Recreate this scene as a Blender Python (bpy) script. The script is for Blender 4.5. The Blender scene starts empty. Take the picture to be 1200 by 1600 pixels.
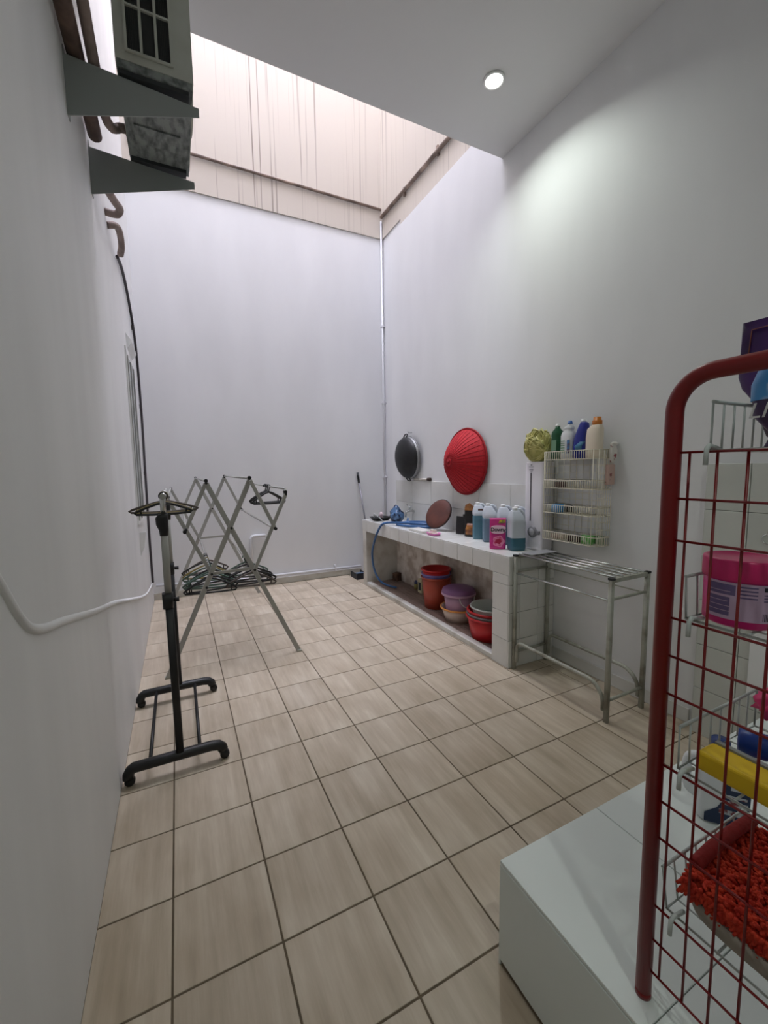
import bpy, bmesh, math, random
from mathutils import Vector, Matrix
random.seed(7)
S = bpy.context.scene
COL = S.collection
PI = math.pi

# ------------------------------------------------------------------ camera
cam_d = bpy.data.cameras.new('camera')
cam = bpy.data.objects.new('camera', cam_d)
COL.objects.link(cam)
Rv = Vector((0.89703, -0.44171, -0.01507)); Fv = Vector((0.43907, 0.89266, -0.10192))
Rv.normalize(); Fv.normalize(); Uv = Rv.cross(Fv); Uv.normalize(); Rv = Fv.cross(Uv)
cam.matrix_world = Matrix(((Rv.x, Uv.x, -Fv.x, 0.0939), (Rv.y, Uv.y, -Fv.y, -1.1528),
                           (Rv.z, Uv.z, -Fv.z, 1.4167), (0, 0, 0, 1)))
cam_d.sensor_fit = 'VERTICAL'
cam_d.sensor_height = 24.0
cam_d.sensor_width = 18.0
cam_d.lens = 653.007 / 1600 * 24.0
cam_d.clip_start = 0.02
S.camera = cam

# ------------------------------------------------------------------ world and exposure
W = bpy.data.worlds.new('overcast_sky'); S.world = W
W.use_nodes = True
bg = W.node_tree.nodes['Background']
bg.inputs['Color'].default_value = (0.82, 0.83, 1.0, 1)
bg.inputs['Strength'].default_value = 24.0
# portal over the mouth of the light shaft: only guides the sky light's sampling
_pl = bpy.data.lights.new('sky_portal_offscreen', 'AREA'); _pl.shape = 'RECTANGLE'; _pl.size = 2.9; _pl.size_y = 2.45
_pl.cycles.is_portal = True
_po = bpy.data.objects.new('sky_portal_offscreen', _pl); COL.objects.link(_po); _po.location = (1.236, 2.84, 10.5)
S.view_settings.view_transform = 'Standard'
S.view_settings.look = 'None'
S.view_settings.gamma = 1
S.view_settings.use_curve_mapping = False
S.view_settings.exposure = 0.15

# ------------------------------------------------------------------ helpers
def lin(c):
    return tuple((x / 255 / 12.92) if x / 255 <= 0.04045 else ((x / 255 + 0.055) / 1.055) ** 2.4 for x in c)

MATS = {}
def mat(name, rgb, rough=0.5, metal=0.0, var=0.0, scale=8.0, stretch=(1, 1, 1), bump=0.0, rgb2=None,
        trans=0.0, emis=None, estr=0.0, alpha=1.0, coat=0.0, bscale=None, lo=0.35, hi=0.65, detail=4.0, rnd=False):
    """procedural principled material; rgb in sRGB 0-255"""
    if name in MATS: return MATS[name]
    m = bpy.data.materials.new(name); m.use_nodes = True
    nt = m.node_tree; b = nt.nodes['Principled BSDF']
    c = lin(rgb)
    b.inputs['Base Color'].default_value = (*c, 1)
    b.inputs['Roughness'].default_value = rough
    b.inputs['Metallic'].default_value = metal
    if trans: b.inputs['Transmission Weight'].default_value = trans
    if coat: b.inputs['Coat Weight'].default_value = coat
    if alpha < 1: b.inputs['Alpha'].default_value = alpha
    if emis:
        b.inputs['Emission Color'].default_value = (*lin(emis), 1); b.inputs['Emission Strength'].default_value = estr
    if rgb2 is None and var:
        rgb2 = tuple(max(0, x * (1 - var)) for x in rgb)
    if rgb2 is not None or bump:
        tc = nt.nodes.new('ShaderNodeTexCoord'); mp = nt.nodes.new('ShaderNodeMapping')
        mp.inputs['Scale'].default_value = stretch
        nt.links.new(tc.outputs['Object'], mp.inputs['Vector'])
        nz = nt.nodes.new('ShaderNodeTexNoise'); nz.inputs['Scale'].default_value = scale
        nz.inputs['Detail'].default_value = detail
        if rnd:
            nz.noise_dimensions = '4D'
            oi = nt.nodes.new('ShaderNodeObjectInfo'); mm = nt.nodes.new('ShaderNodeMath'); mm.operation = 'MULTIPLY'
            mm.inputs[1].default_value = 37.0
            nt.links.new(oi.outputs['Random'], mm.inputs[0]); nt.links.new(mm.outputs[0], nz.inputs['W'])
        nt.links.new(mp.outputs['Vector'], nz.inputs['Vector'])
        if rgb2 is not None:
            cr = nt.nodes.new('ShaderNodeValToRGB')
            cr.color_ramp.elements[0].position = lo; cr.color_ramp.elements[1].position = hi
            cr.color_ramp.elements[0].color = (*lin(rgb2), 1); cr.color_ramp.elements[1].color = (*c, 1)
            nt.links.new(nz.outputs['Fac'], cr.inputs['Fac'])
            nt.links.new(cr.outputs['Color'], b.inputs['Base Color'])
        if bump:
            bp = nt.nodes.new('ShaderNodeBump'); bp.inputs['Strength'].default_value = bump
            bp.inputs['Distance'].default_value = 0.01
            if bscale:
                nz2 = nt.nodes.new('ShaderNodeTexNoise'); nz2.inputs['Scale'].default_value = bscale
                nt.links.new(mp.outputs['Vector'], nz2.inputs['Vector']); nt.links.new(nz2.outputs['Fac'], bp.inputs['Height'])
            else:
                nt.links.new(nz.outputs['Fac'], bp.inputs['Height'])
            nt.links.new(bp.outputs['Normal'], b.inputs['Normal'])
    MATS[name] = m
    return m

def add_box(bm, x0, x1, y0, y1, z0, z1, M=None):
    v = [bm.verts.new(p) for p in ((x0, y0, z0), (x1, y0, z0), (x1, y1, z0), (x0, y1, z0),
                                   (x0, y0, z1), (x1, y0, z1), (x1, y1, z1), (x0, y1, z1))]
    if M is not None:
        for q in v: q.co = M @ q.co
    for f in ((3, 2, 1, 0), (4, 5, 6, 7), (0, 1, 5, 4), (1, 2, 6, 5), (2, 3, 7, 6), (3, 0, 4, 7)):
        bm.faces.new([v[i] for i in f])
    return v

def bevel_all(bm, w, seg=2):
    bmesh.ops.bevel(bm, geom=list(bm.edges), offset=w, segments=seg, affect='EDGES', profile=0.5)

def add_tube(bm, pts, r, seg=8, closed=False, caps=True, flat=1.0):
    """sweep a round section of radius r (number or list) along pts"""
    pts = [Vector(p) for p in pts]; n = len(pts)
    rs = r if isinstance(r, (list, tuple)) else [r] * n
    rings = []; prev = None
    for i, p in enumerate(pts):
        if closed: t = pts[(i + 1) % n] - pts[i - 1]
        elif i == 0: t = pts[1] - pts[0]
        elif i == n - 1: t = pts[-1] - pts[-2]
        else: t = (pts[i + 1] - p).normalized() + (p - pts[i - 1]).normalized()
        t.normalize()
        if prev is None:
            a = Vector((0, 0, 1)) if abs(t.z) < 0.9 else Vector((1, 0, 0))
            u = t.cross(a).normalized()
        else:
            u = prev - t * prev.dot(t)
            if u.length < 1e-6: u = t.orthogonal()
            u.normalize()
        prev = u; w = t.cross(u)
        rings.append([bm.verts.new(p + rs[i] * (math.cos(2 * PI * k / seg) * u + flat * math.sin(2 * PI * k / seg) * w)) for k in range(seg)])
    m = n if closed else n - 1
    for i in range(m):
        A = rings[i]; B = rings[(i + 1) % n]
        for k in range(seg):
            f = bm.faces.new((A[k], A[(k + 1) % seg], B[(k + 1) % seg], B[k])); f.smooth = True
    if caps and not closed:
        bm.faces.new(rings[0][::-1]); bm.faces.new(rings[-1])

def bar(bm, a, b, w, d, side=(0, 1, 0)):
    """rectangular bar from a to b, w across, d along side"""
    a = Vector(a); b = Vector(b); t = (b - a).normalized(); s = Vector(side); s = (s - t * s.dot(t)).normalized(); u = s.cross(t)
    vs = []
    for p in (a, b):
        for (i, j) in ((-1, -1), (1, -1), (1, 1), (-1, 1)):
            vs.append(bm.verts.new(p + u * (i * w / 2) + s * (j * d / 2)))
    for f in ((3, 2, 1, 0), (4, 5, 6, 7), (0, 1, 5, 4), (1, 2, 6, 5), (2, 3, 7, 6), (3, 0, 4, 7)):
        bm.faces.new([vs[i] for i in f])

def add_lathe(bm, prof, seg=32, M=None, smooth=True):
    rings = []
    for (r, z) in prof:
        if r < 1e-5: rings.append([bm.verts.new((0, 0, z))])
        else: rings.append([bm.verts.new((r * math.cos(2 * PI * k / seg), r * math.sin(2 * PI * k / seg), z)) for k in range(seg)])
    for A, B in zip(rings, rings[1:]):
        for k in range(seg):
            k2 = (k + 1) % seg
            if len(A) == 1 and len(B) == 1: continue
            if len(A) == 1: f = bm.faces.new((A[0], B[k2], B[k]))
            elif len(B) == 1: f = bm.faces.new((A[k], A[k2], B[0]))
            else: f = bm.faces.new((A[k], A[k2], B[k2], B[k]))
            f.smooth = smooth
    if M is not None:
        for R_ in rings:
            for v in R_: v.co = M @ v.co

def add_loft(bm, secs, seg=28, n=4.0, cap=True, M=None):
    """secs: (z, width_x, depth_y, cx, cy[, n]) superellipse sections"""
    rings = []
    for s in secs:
        z, w, d, cx, cy = s[:5]; nn = s[5] if len(s) > 5 else n
        ring = []
        for k in range(seg):
            a = 2 * PI * (k + 0.5) / seg; c, q = math.cos(a), math.sin(a)
            p = Vector((cx + w / 2 * math.copysign(abs(c) ** (2 / nn), c), cy + d / 2 * math.copysign(abs(q) ** (2 / nn), q), z))
            ring.append(bm.verts.new(M @ p if M is not None else p))
        rings.append(ring)
    for A, B in zip(rings, rings[1:]):
        for k in range(seg):
            f = bm.faces.new((A[k], A[(k + 1) % seg], B[(k + 1) % seg], B[k])); f.smooth = True
    if cap:
        bm.faces.new(rings[0][::-1]); bm.faces.new(rings[-1])

def add_prism(bm, poly, h, M=None):
    """poly (x,y) list extruded 0..h in z, then placed by M"""
    A = [bm.verts.new((x, y, 0)) for x, y in poly]; B = [bm.verts.new((x, y, h)) for x, y in poly]
    n = len(poly)
    bm.faces.new(A[::-1]); bm.faces.new(B)
    for i in range(n): bm.faces.new((A[i], A[(i + 1) % n], B[(i + 1) % n], B[i]))
    if M is not None:
        for v in A + B: v.co = M @ v.co

def arc(c, r, a0, a1, n, ax='xz'):
    out = []
    for i in range(n + 1):
        a = a0 + (a1 - a0) * i / n; u, v = r * math.cos(a), r * math.sin(a)
        p = {'xz': (c[0] + u, c[1], c[2] + v), 'yz': (c[0], c[1] + u, c[2] + v), 'xy': (c[0] + u, c[1] + v, c[2])}[ax]
        out.append(p)
    return out

def smooth_path(pts, n=8):
    """Catmull-Rom through pts"""
    P = [Vector(p) for p in pts]; P = [P[0] * 2 - P[1]] + P + [P[-1] * 2 - P[-2]]
    out = []
    for i in range(1, len(P) - 2):
        for k in range(n):
            t = k / n
            out.append(0.5 * ((2 * P[i]) + (P[i + 1] - P[i - 1]) * t + (2 * P[i - 1] - 5 * P[i] + 4 * P[i + 1] - P[i + 2]) * t * t
                              + (3 * P[i] - P[i - 1] - 3 * P[i + 1] + P[i + 2]) * t ** 3))
    out.append(P[-2]); return out

def root_of(o):
    while o.parent: o = o.parent
    return o

def obj(name, bm, m, parent=None, world=False, smooth=None):
    """link a bmesh as ONE mesh object; world=True: coordinates are world ones, shifted to the thing's base"""
    if world and parent is not None:
        bmesh.ops.translate(bm, verts=bm.verts, vec=-root_of(parent).location)
    bmesh.ops.recalc_face_normals(bm, faces=bm.faces)
    me = bpy.data.meshes.new(name); bm.to_mesh(me); bm.free()
    me.materials.append(m)
    o = bpy.data.objects.new(name, me); COL.objects.link(o)
    if parent is not None: o.parent = parent
    return o

def tag(o, label, cat, group=None):
    o['label'] = label; o['category'] = cat
    if group: o['group'] = group
    return o

def thing(name, label, cat, loc=(0, 0, 0), rotz=0.0, group=None):
    o = bpy.data.objects.new(name, None); COL.objects.link(o)
    o.empty_display_size = 0.05
    o.location = loc; o.rotation_euler = (0, 0, rotz)
    return tag(o, label, cat, group)

def single(name, bm, m, label, cat, base, group=None):
    """a thing that is one mesh; bm in world coordinates, origin at base"""
    bmesh.ops.translate(bm, verts=bm.verts, vec=-Vector(base))
    o = obj(name, bm, m); o.location = base
    return tag(o, label, cat, group)

def struct(name, bm, m, parent=None):
    o = obj(name, bm, m, parent)
    if parent is None: o['kind'] = 'structure'
    return o

def B(): return bmesh.new()
def boxm(*a):
    bm = B(); add_box(bm, *a); return bm

TILE_CACHE = {}
def tile(name, x0, x1, y0, y1, z0, z1, m, parent, bev=0.0012):
    """one tile in world coordinates, alike tiles share mesh data; parent's root has no rotation"""
    key = (name, round(x1 - x0, 4), round(y1 - y0, 4), round(z1 - z0, 4), m.name)
    c = Vector(((x0 + x1) / 2, (y0 + y1) / 2, (z0 + z1) / 2))
    if key not in TILE_CACHE:
        bm = B(); dx, dy, dz = (x1 - x0) / 2, (y1 - y0) / 2, (z1 - z0) / 2
        add_box(bm, -dx, dx, -dy, dy, -dz, dz)
        if bev: bevel_all(bm, min(bev, dx * 0.4, dy * 0.4, dz * 0.4), 1)
        bmesh.ops.recalc_face_normals(bm, faces=bm.faces)
        me = bpy.data.meshes.new(name); bm.to_mesh(me); bm.free(); me.materials.append(m); TILE_CACHE[key] = me
    o = bpy.data.objects.new(name, TILE_CACHE[key]); COL.objects.link(o)
    o.parent = parent; o.location = c - root_of(parent).location
    return o

def text_mesh(name, body, size, m, parent, M, extrude=0.0004, align='CENTER', space=1.0, shear=0.0, bold=0.0):
    cu = bpy.data.curves.new(name, 'FONT'); cu.body = body; cu.size = size; cu.extrude = extrude
    cu.align_x = align; cu.align_y = 'CENTER'; cu.space_character = space; cu.shear = shear; cu.resolution_u = 3; cu.offset = bold
    t = bpy.data.objects.new(name + '_tmp', cu); COL.objects.link(t)
    dg = bpy.context.evaluated_depsgraph_get(); dg.update()
    me = bpy.data.meshes.new_from_object(t.evaluated_get(dg))
    bpy.data.objects.remove(t)
    me.transform(M); me.materials.clear(); me.materials.append(m); me.name = name
    o = bpy.data.objects.new(name, me); COL.objects.link(o); o.parent = parent
    return o

def copy_tree(o, parent=None):
    c = o.copy(); COL.objects.link(c); c.parent = parent
    for ch in [k for k in ALLCH.get(o.name, [])]: copy_tree(ch, c)
    return c
ALLCH = {}

# ------------------------------------------------------------------ dimensions
T = 0.30
XL, XR, YB, ZC, YC = -0.213, 2.544, 4.065, 3.845, 1.62
YF = -2.45
ZT = 10.5  # unseen shaft top; walls raised this high to even out the sky light
H = 0.805           # counter top

M_wall = mat('white_wall_paint', (232, 232, 232), 0.55, rgb2=(226, 226, 226), scale=2.2, stretch=(1, 1, .35))
M_walll = mat('white_wall_paint_streaked', (230, 230, 229), 0.6, rgb2=(223, 223, 222), scale=2.4, stretch=(1, 1.6, .3))
M_ceil = mat('ceiling_paint', (232, 232, 232), 0.7)
M_white = mat('white_gloss_paint', (235, 235, 233), 0.35)
M_grout = mat('floor_grout', (112, 98, 80), 0.9, var=0.15, scale=14)
M_tgrout = mat('tile_grout', (196, 194, 188), 0.85, var=0.25, scale=12)
M_wtile = mat('white_glazed_tile', (226, 226, 222), 0.22, rgb2=(214, 213, 207), scale=3, rnd=True)
M_dtile = mat('white_tile_stained', (214, 212, 204), 0.35, rgb2=(178, 170, 156), scale=5, lo=.3, hi=.55, rnd=True)
M_black = mat('black_plastic', (16, 16, 17), 0.45)
M_steel = mat('chrome_tube', (200, 202, 200), 0.25, 0.9)
M_alu = mat('grey_aluminium_bar', (164, 163, 156), 0.45, 0.1)
M_tube = mat('silver_painted_tube', (168, 168, 156), 0.4, 0.1, rgb2=(128, 124, 110), scale=9, lo=.3, hi=.5)
M_red = mat('red_painted_steel', (122, 9, 11), 0.38)
M_wire = mat('grey_white_wire', (196, 203, 200), 0.4)
M_cream = mat('cream_wire', (240, 233, 214), 0.45)

# floor tile: travertine streaks running along the room
def floor_tile_material():
    m = bpy.data.materials.new('beige_travertine_tile'); m.use_nodes = True
    nt = m.node_tree; b = nt.nodes['Principled BSDF']; L = nt.links
    tc = nt.nodes.new('ShaderNodeTexCoord'); oi = nt.nodes.new('ShaderNodeObjectInfo')
    mm = nt.nodes.new('ShaderNodeMath'); mm.operation = 'MULTIPLY'; mm.inputs[1].default_value = 53.0
    L.new(oi.outputs['Random'], mm.inputs[0])
    def noise(sc, st, det, rough=.5):
        mp = nt.nodes.new('ShaderNodeMapping'); mp.inputs['Scale'].default_value = st
        L.new(tc.outputs['Object'], mp.inputs['Vector'])
        nz = nt.nodes.new('ShaderNodeTexNoise'); nz.noise_dimensions = '4D'
        nz.inputs['Scale'].default_value = sc; nz.inputs['Detail'].default_value = det; nz.inputs['Roughness'].default_value = rough
        L.new(mp.outputs['Vector'], nz.inputs['Vector']); L.new(mm.outputs[0], nz.inputs['W'])
        return nz.outputs['Fac']
    n1 = noise(1.0, (26, 2.0, 1), 5, .62); n2 = noise(1.0, (9, 4, 1), 3); n3 = noise(60, (1, 1, 1), 2)
    r1 = nt.nodes.new('ShaderNodeValToRGB'); e = r1.color_ramp.elements
    e[0].position = .28; e[0].color = (*lin((184, 170, 149)), 1); e[1].position = .72; e[1].color = (*lin((216, 205, 187)), 1)
    q = e.new(.5); q.color = (*lin((200, 186, 166)), 1)
    L.new(n1, r1.inputs['Fac'])
    r2 = nt.nodes.new('ShaderNodeValToRGB'); e = r2.color_ramp.elements
    e[0].position = .3; e[0].color = (*lin((228, 224, 218)), 1); e[1].position = .7; e[1].color = (*lin((255, 255, 255)), 1)
    L.new(n2, r2.inputs['Fac'])
    mx = nt.nodes.new('ShaderNodeMix'); mx.data_type = 'RGBA'; mx.blend_type = 'MULTIPLY'; mx.inputs[0].default_value = 1.0
    L.new(r1.outputs['Color'], mx.inputs[6]); L.new(r2.outputs['Color'], mx.inputs[7])
    # per-tile tone
    hs = nt.nodes.new('ShaderNodeHueSaturation'); vr = nt.nodes.new('ShaderNodeMapRange')
    vr.inputs[3].default_value = .93; vr.inputs[4].default_value = 1.05
    L.new(oi.outputs['Random'], vr.inputs[0]); L.new(vr.outputs[0], hs.inputs['Value']); L.new(mx.outputs[2], hs.inputs['Color'])
    L.new(hs.outputs['Color'], b.inputs['Base Color'])
    r3 = nt.nodes.new('ShaderNodeMapRange'); r3.inputs[3].default_value = .32; r3.inputs[4].default_value = .48
    L.new(n1, r3.inputs[0]); L.new(r3.outputs[0], b.inputs['Roughness'])
    bp = nt.nodes.new('ShaderNodeBump'); bp.inputs['Strength'].default_value = .05; bp.inputs['Distance'].default_value = .003
    L.new(n3, bp.inputs['Height']); L.new(bp.outputs['Normal'], b.inputs['Normal'])
    return m
M_ftile = floor_tile_material()

# beige upper render with dark rain streaks
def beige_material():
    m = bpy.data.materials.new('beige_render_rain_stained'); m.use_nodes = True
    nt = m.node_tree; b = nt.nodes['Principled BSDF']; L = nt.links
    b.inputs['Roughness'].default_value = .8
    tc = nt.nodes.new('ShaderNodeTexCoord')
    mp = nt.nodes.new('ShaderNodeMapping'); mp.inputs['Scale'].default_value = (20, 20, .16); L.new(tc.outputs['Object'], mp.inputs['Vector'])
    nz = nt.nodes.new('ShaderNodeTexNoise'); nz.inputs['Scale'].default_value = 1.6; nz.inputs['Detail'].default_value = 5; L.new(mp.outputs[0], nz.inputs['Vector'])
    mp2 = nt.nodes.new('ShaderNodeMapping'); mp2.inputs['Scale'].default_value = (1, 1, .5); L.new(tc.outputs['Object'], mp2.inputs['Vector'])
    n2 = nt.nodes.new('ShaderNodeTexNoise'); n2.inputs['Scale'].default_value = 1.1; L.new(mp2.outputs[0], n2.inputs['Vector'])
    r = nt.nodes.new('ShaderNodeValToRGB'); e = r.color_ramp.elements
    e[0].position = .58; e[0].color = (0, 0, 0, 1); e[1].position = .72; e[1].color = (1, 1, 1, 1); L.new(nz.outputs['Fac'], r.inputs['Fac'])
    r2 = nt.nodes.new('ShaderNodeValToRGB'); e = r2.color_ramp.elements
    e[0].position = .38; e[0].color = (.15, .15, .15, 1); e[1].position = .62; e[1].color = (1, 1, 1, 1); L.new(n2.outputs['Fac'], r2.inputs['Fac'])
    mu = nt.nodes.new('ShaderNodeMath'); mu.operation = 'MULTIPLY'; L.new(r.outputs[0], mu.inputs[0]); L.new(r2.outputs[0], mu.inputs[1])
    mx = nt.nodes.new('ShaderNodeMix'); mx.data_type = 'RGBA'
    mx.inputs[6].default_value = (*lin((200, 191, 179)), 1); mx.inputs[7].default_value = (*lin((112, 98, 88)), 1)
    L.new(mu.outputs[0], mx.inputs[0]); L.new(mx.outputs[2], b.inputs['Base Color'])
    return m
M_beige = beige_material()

# ------------------------------------------------------------------ room shell
floor = struct('floor', boxm(XL - .2, XR + .3, YF, YB + .1, -.12, -.0022), M_grout)
ix0, ix1 = -1, 9
for i in range(ix0, ix1):
    for j in range(-9, 14):
        x0, x1 = i * T + .003, (i + 1) * T - .003
        y0, y1 = j * T + .003, (j + 1) * T - .003
        x0 = max(x0, XL + .001); x1 = min(x1, XR - .001); y1 = min(y1, YB - .001); y0 = max(y0, YF + .001)
        if x1 - x0 < .02 or y1 - y0 < .02: continue
        tile('floor_tile', x0, x1, y0, y1, -.009, 0, M_ftile, floor)

struct('wall_left', boxm(XL - .25, XL, YF - .2, YB + .25, -.1, ZT), M_walll)
struct('wall_back', boxm(XL - .25, XR + .45, YB, YB + .25, -.1, ZT), M_wall)
struct('wall_right', boxm(XR, XR + .4, YF - .2, 3.555, -.1, 4.19), M_wall)
struct('wall_right_recess', boxm(2.70, XR + .4, 3.555, YB, -.1, 4.41), M_wall)
struct('wall_front', boxm(XL, XR, YF - .2, YF, -.1, ZC + .1), M_wall)
struct('ceiling', boxm(XL, XR, YF, YC, ZC, ZC + .16), M_ceil)
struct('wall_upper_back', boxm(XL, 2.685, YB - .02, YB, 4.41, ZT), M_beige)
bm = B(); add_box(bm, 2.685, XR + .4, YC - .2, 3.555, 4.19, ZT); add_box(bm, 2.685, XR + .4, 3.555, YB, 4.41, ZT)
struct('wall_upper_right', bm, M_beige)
struct('wall_upper_front', boxm(XL, 2.685, YC - .2, YC, ZC + .16, ZT), M_wall)
bm = B(); add_box(bm, XL, 2.30, YB - .012, YB, 0, .075); bevel_all(bm, .003, 1)
struct('baseboard_back', bm, M_dtile)
bm = B(); add_box(bm, XR - .01, XR, .06, 1.0, 0, .085); bevel_all(bm, .003, 1)
struct('baseboard_right', bm, M_wtile)

# window low on the left wall, seen edge-on: frame, pane and hood
w = struct('window_1', boxm(XL, XL + .012, 2.72, 3.27, 1.0, 2.40), M_white)
M_glass = mat('window_glass', (150, 160, 165), 0.08, coat=.5)
M_dark = mat('dark_fitting', (52, 55, 56), .6)  # own dark colour of the bracket bolts and rubber foot rails
for (a, b) in ((2.76, 2.98), (3.01, 3.23)):
    obj('pane', boxm(XL + .011, XL + .014, a, b, 1.06, 2.34), M_glass, w)
for a in (2.75, 2.995, 3.24):
    obj('frame_bar', boxm(XL + .011, XL + .02, a - .015, a + .015, 1.03, 2.33), M_alu, w)
bm = B(); add_prism(bm, [(0, 0), (.04, -.06), (.04, -.075), (0, -.13)], .42, Matrix(((1, 0, 0, XL), (0, 0, 1, 2.92), (0, 1, 0, 2.55), (0, 0, 0, 1))))
obj('hood', bm, M_white, w)
bm = B(); add_prism(bm, [(0, 0), (.05, 0), (.03, -.13), (0, -.2)], .012, Matrix(((1, 0, 0, XL), (0, 0, 1, 2.8), (0, 1, 0, .93), (0, 0, 0, 1))))
obj('sill_bracket', bm, M_white, w)

# ------------------------------------------------------------------ ceiling downlights
M_lamp = mat('lamp_diffuser', (255, 255, 255), .4, emis=(255, 255, 250), estr=14)
def downlight(x, y, label, end='', energy=7.0, spread=140):
    t = thing('recessed_downlight' + end, label, 'ceiling light', (x, y, ZC - .012), group='recessed ceiling downlights')
    bm = B(); add_lathe(bm, [(.052, .012), (.066, .012), (.068, .006), (.064, 0), (.054, .002), (.052, .006)], 36)
    obj('trim_ring', bm, M_white, t)
    bm = B(); add_lathe(bm, [(0, .004), (.045, .004), (.053, .008)], 36); obj('diffuser', bm, M_lamp, t)
    l = bpy.data.lights.new('downlight_glow' + end, 'AREA'); l.shape = 'DISK'; l.size = .09; l.energy = energy; l.spread = math.radians(spread)
    l.color = (.91, 1.0, .92)
    lo = bpy.data.objects.new('downlight_glow' + end, l); COL.objects.link(lo); lo.parent = t; lo.location = (0, 0, -.004)
    return t
downlight(2.03, 1.12, 'round lit downlight in ceiling beside the open shaft and right wall')
# the soft shadow of the red post on the platform, and those of the stand's rods on the wall, point back to a second lamp behind the camera
downlight(.45, -1.87, 'round lit downlight in the ceiling away from the open shaft', '_offscreen')

# ------------------------------------------------------------------ pipes and cables
M_dirty = mat('dirty_conduit', (150, 130, 116), .6, rgb2=(84, 70, 62), scale=6)
M_pvc = mat('white_pvc', (222, 222, 224), .4)
bm = B(); add_tube(bm, [(XL + .05, YB - .04, 4.775), (1.2, YB - .04, 4.765), (2.66, YB - .04, 4.755)], .016, 8)
single('wall_conduit', bm, M_dirty, 'thin stained pipe running along the beige back wall', 'pipe', (1.2, YB - .04, 4.765))
bm = B(); add_tube(bm, [(2.66, YB - .05, 4.66), (2.66, 3.0, 4.63), (2.66, 1.65, 4.60)], .022, 8)
for yy in (2.0, 2.7, 3.4): add_box(bm, 2.655, 2.686, yy, yy + .03, 4.59, 4.68)
single('wall_conduit', bm, M_dirty, 'stained pipe sloping along the beige right side of the shaft', 'pipe', (2.66, 3.0, 4.63))
bm = B(); add_tube(bm, [(2.666, YB - .026, .05), (2.666, YB - .026, 4.62)], .013, 8)
for zz in (1.3, 2.3, 3.3): add_box(bm, 2.65, 2.70, YB - .042, YB, zz, zz + .02)
single('downpipe', bm, M_pvc, 'thin white pipe running down the far right corner', 'pipe', (2.666, YB - .026, .05))
bm = B(); add_tube(bm, [(XL + .03, YB - .03, .17), (.6, YB - .03, .125), (2.28, YB - .03, .105)], .016, 10)
for xx in (.3, 1.9): add_box(bm, xx, xx + .02, YB - .05, YB, .09, .16)
single('floor_pipe', bm, M_pvc, 'white pipe running along the foot of the back wall', 'pipe', (.6, YB - .03, .125))
bm = B(); add_tube(bm, [(.85, YB - .035, .12), (.85, YB - .035, .6), (.865, YB - .035, .63), (.90, YB - .035, .635), (1.02, YB - .035, .635)], .02, 10)
single('pipe_stub', bm, M_pvc, 'white pipe stub with elbow behind the folding clothes rack', 'pipe', (.85, YB - .035, .12))
pts = smooth_path([(XL - .004, y, z) for y, z in ((-.62, 1.72), (-.35, 1.42), (-.155, 1.212), (-.104, 1.154), (-.03, 1.09), (.084, 1.047), (.261, 1.008), (.724, .895), (1.2, .79), (1.72, .657), (2.5, .46), (3.1, .33), (3.7, .25), (4.03, .23))], 6)
bm = B(); add_tube(bm, pts, .013, 10)
single('wall_cable', bm, M_walll, 'white painted cable bulging from the left wall and dipping to the floor corner', 'cable', (XL, 1.2, .79))
M_cable = mat('dark_cable', (58, 52, 56), .6)
pts = smooth_path([(XL + .0135, y, z) for y, z in ((2.53, 2.965), (2.8, 3.01), (3.1, 2.99), (3.5, 2.87), (3.82, 2.62), (3.94, 2.05), (3.86, 1.41), (3.78, .8), (3.8, .34), (3.82, .26))], 6)
bm = B(); add_tube(bm, pts, .011, 8)
for (yy, zz) in ((3.6, 2.79), (3.93, 2.1), (3.86, 1.41)): add_box(bm, XL + .0006, XL + .024, yy - .014, yy + .014, zz - .02, zz + .02)
single('drain_hose', bm, M_cable, 'thin dark hose clipped down the left wall to the far corner', 'hose', (XL + .012, 3.8, .26))
M_lag = mat('brown_pipe_lagging', (122, 100, 90), .8, var=.2, scale=20)
M_lag2 = mat('grey_tan_pipe_lagging', (158, 140, 132), .75, var=.15, scale=20)
bm = B(); add_tube(bm, [(-.175, .45, 3.105), (-.175, .9, 3.103), (-.175, 1.52, 3.101)], .031, 12)
single('insulated_pipe', bm, M_lag, 'brown insulated pipe lying along the left wall behind the brackets', 'pipe', (-.178, .9, 3.095))
bm = B(); add_tube(bm, smooth_path([(-.118, .6, 3.32), (-.118, .85, 3.18), (-.112, 1.05, 3.085), (-.11, 1.3, 3.075), (-.095, 1.42, 3.1), (-.08, 1.49, 3.145), (-.062, 1.5, 3.16), (-.038, 1.5, 3.163)], 6), .021, 10)
single('insulated_pipe', bm, M_lag2, 'grey-brown insulated pipe bending into the back of the air conditioner', 'pipe', (-.11, 1.05, 3.085))
bm = B(); add_tube(bm, smooth_path([(-.178, 1.64, 3.0), (-.160, 1.75, 2.985), (-.142, 1.95, 3.03), (-.128, 2.05, 3.05), (-.142, 2.085, 3.035), (-.172, 2.1, 3.036), (XL, 2.1, 3.04)], 6), .022, 10)
single('pipe_loop', bm, M_lag2, 'short tan insulated pipe looping into the wall below the brackets', 'pipe', (-.14, 2.1, 3.05))
bm = B(); add_tube(bm, smooth_path([(XL, 2.17, 2.995), (-.18, 2.19, 3.012), (-.163, 2.26, 3.036), (-.157, 2.35, 3.03), (-.162, 2.45, 3.0), (-.178, 2.52, 2.975)], 6), .021, 10)
single('pipe_loop', bm, M_lag2, 'short tan insulated pipe arching out of the wall above the dark hose', 'pipe', (-.175, 2.34, 3.03))

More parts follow.
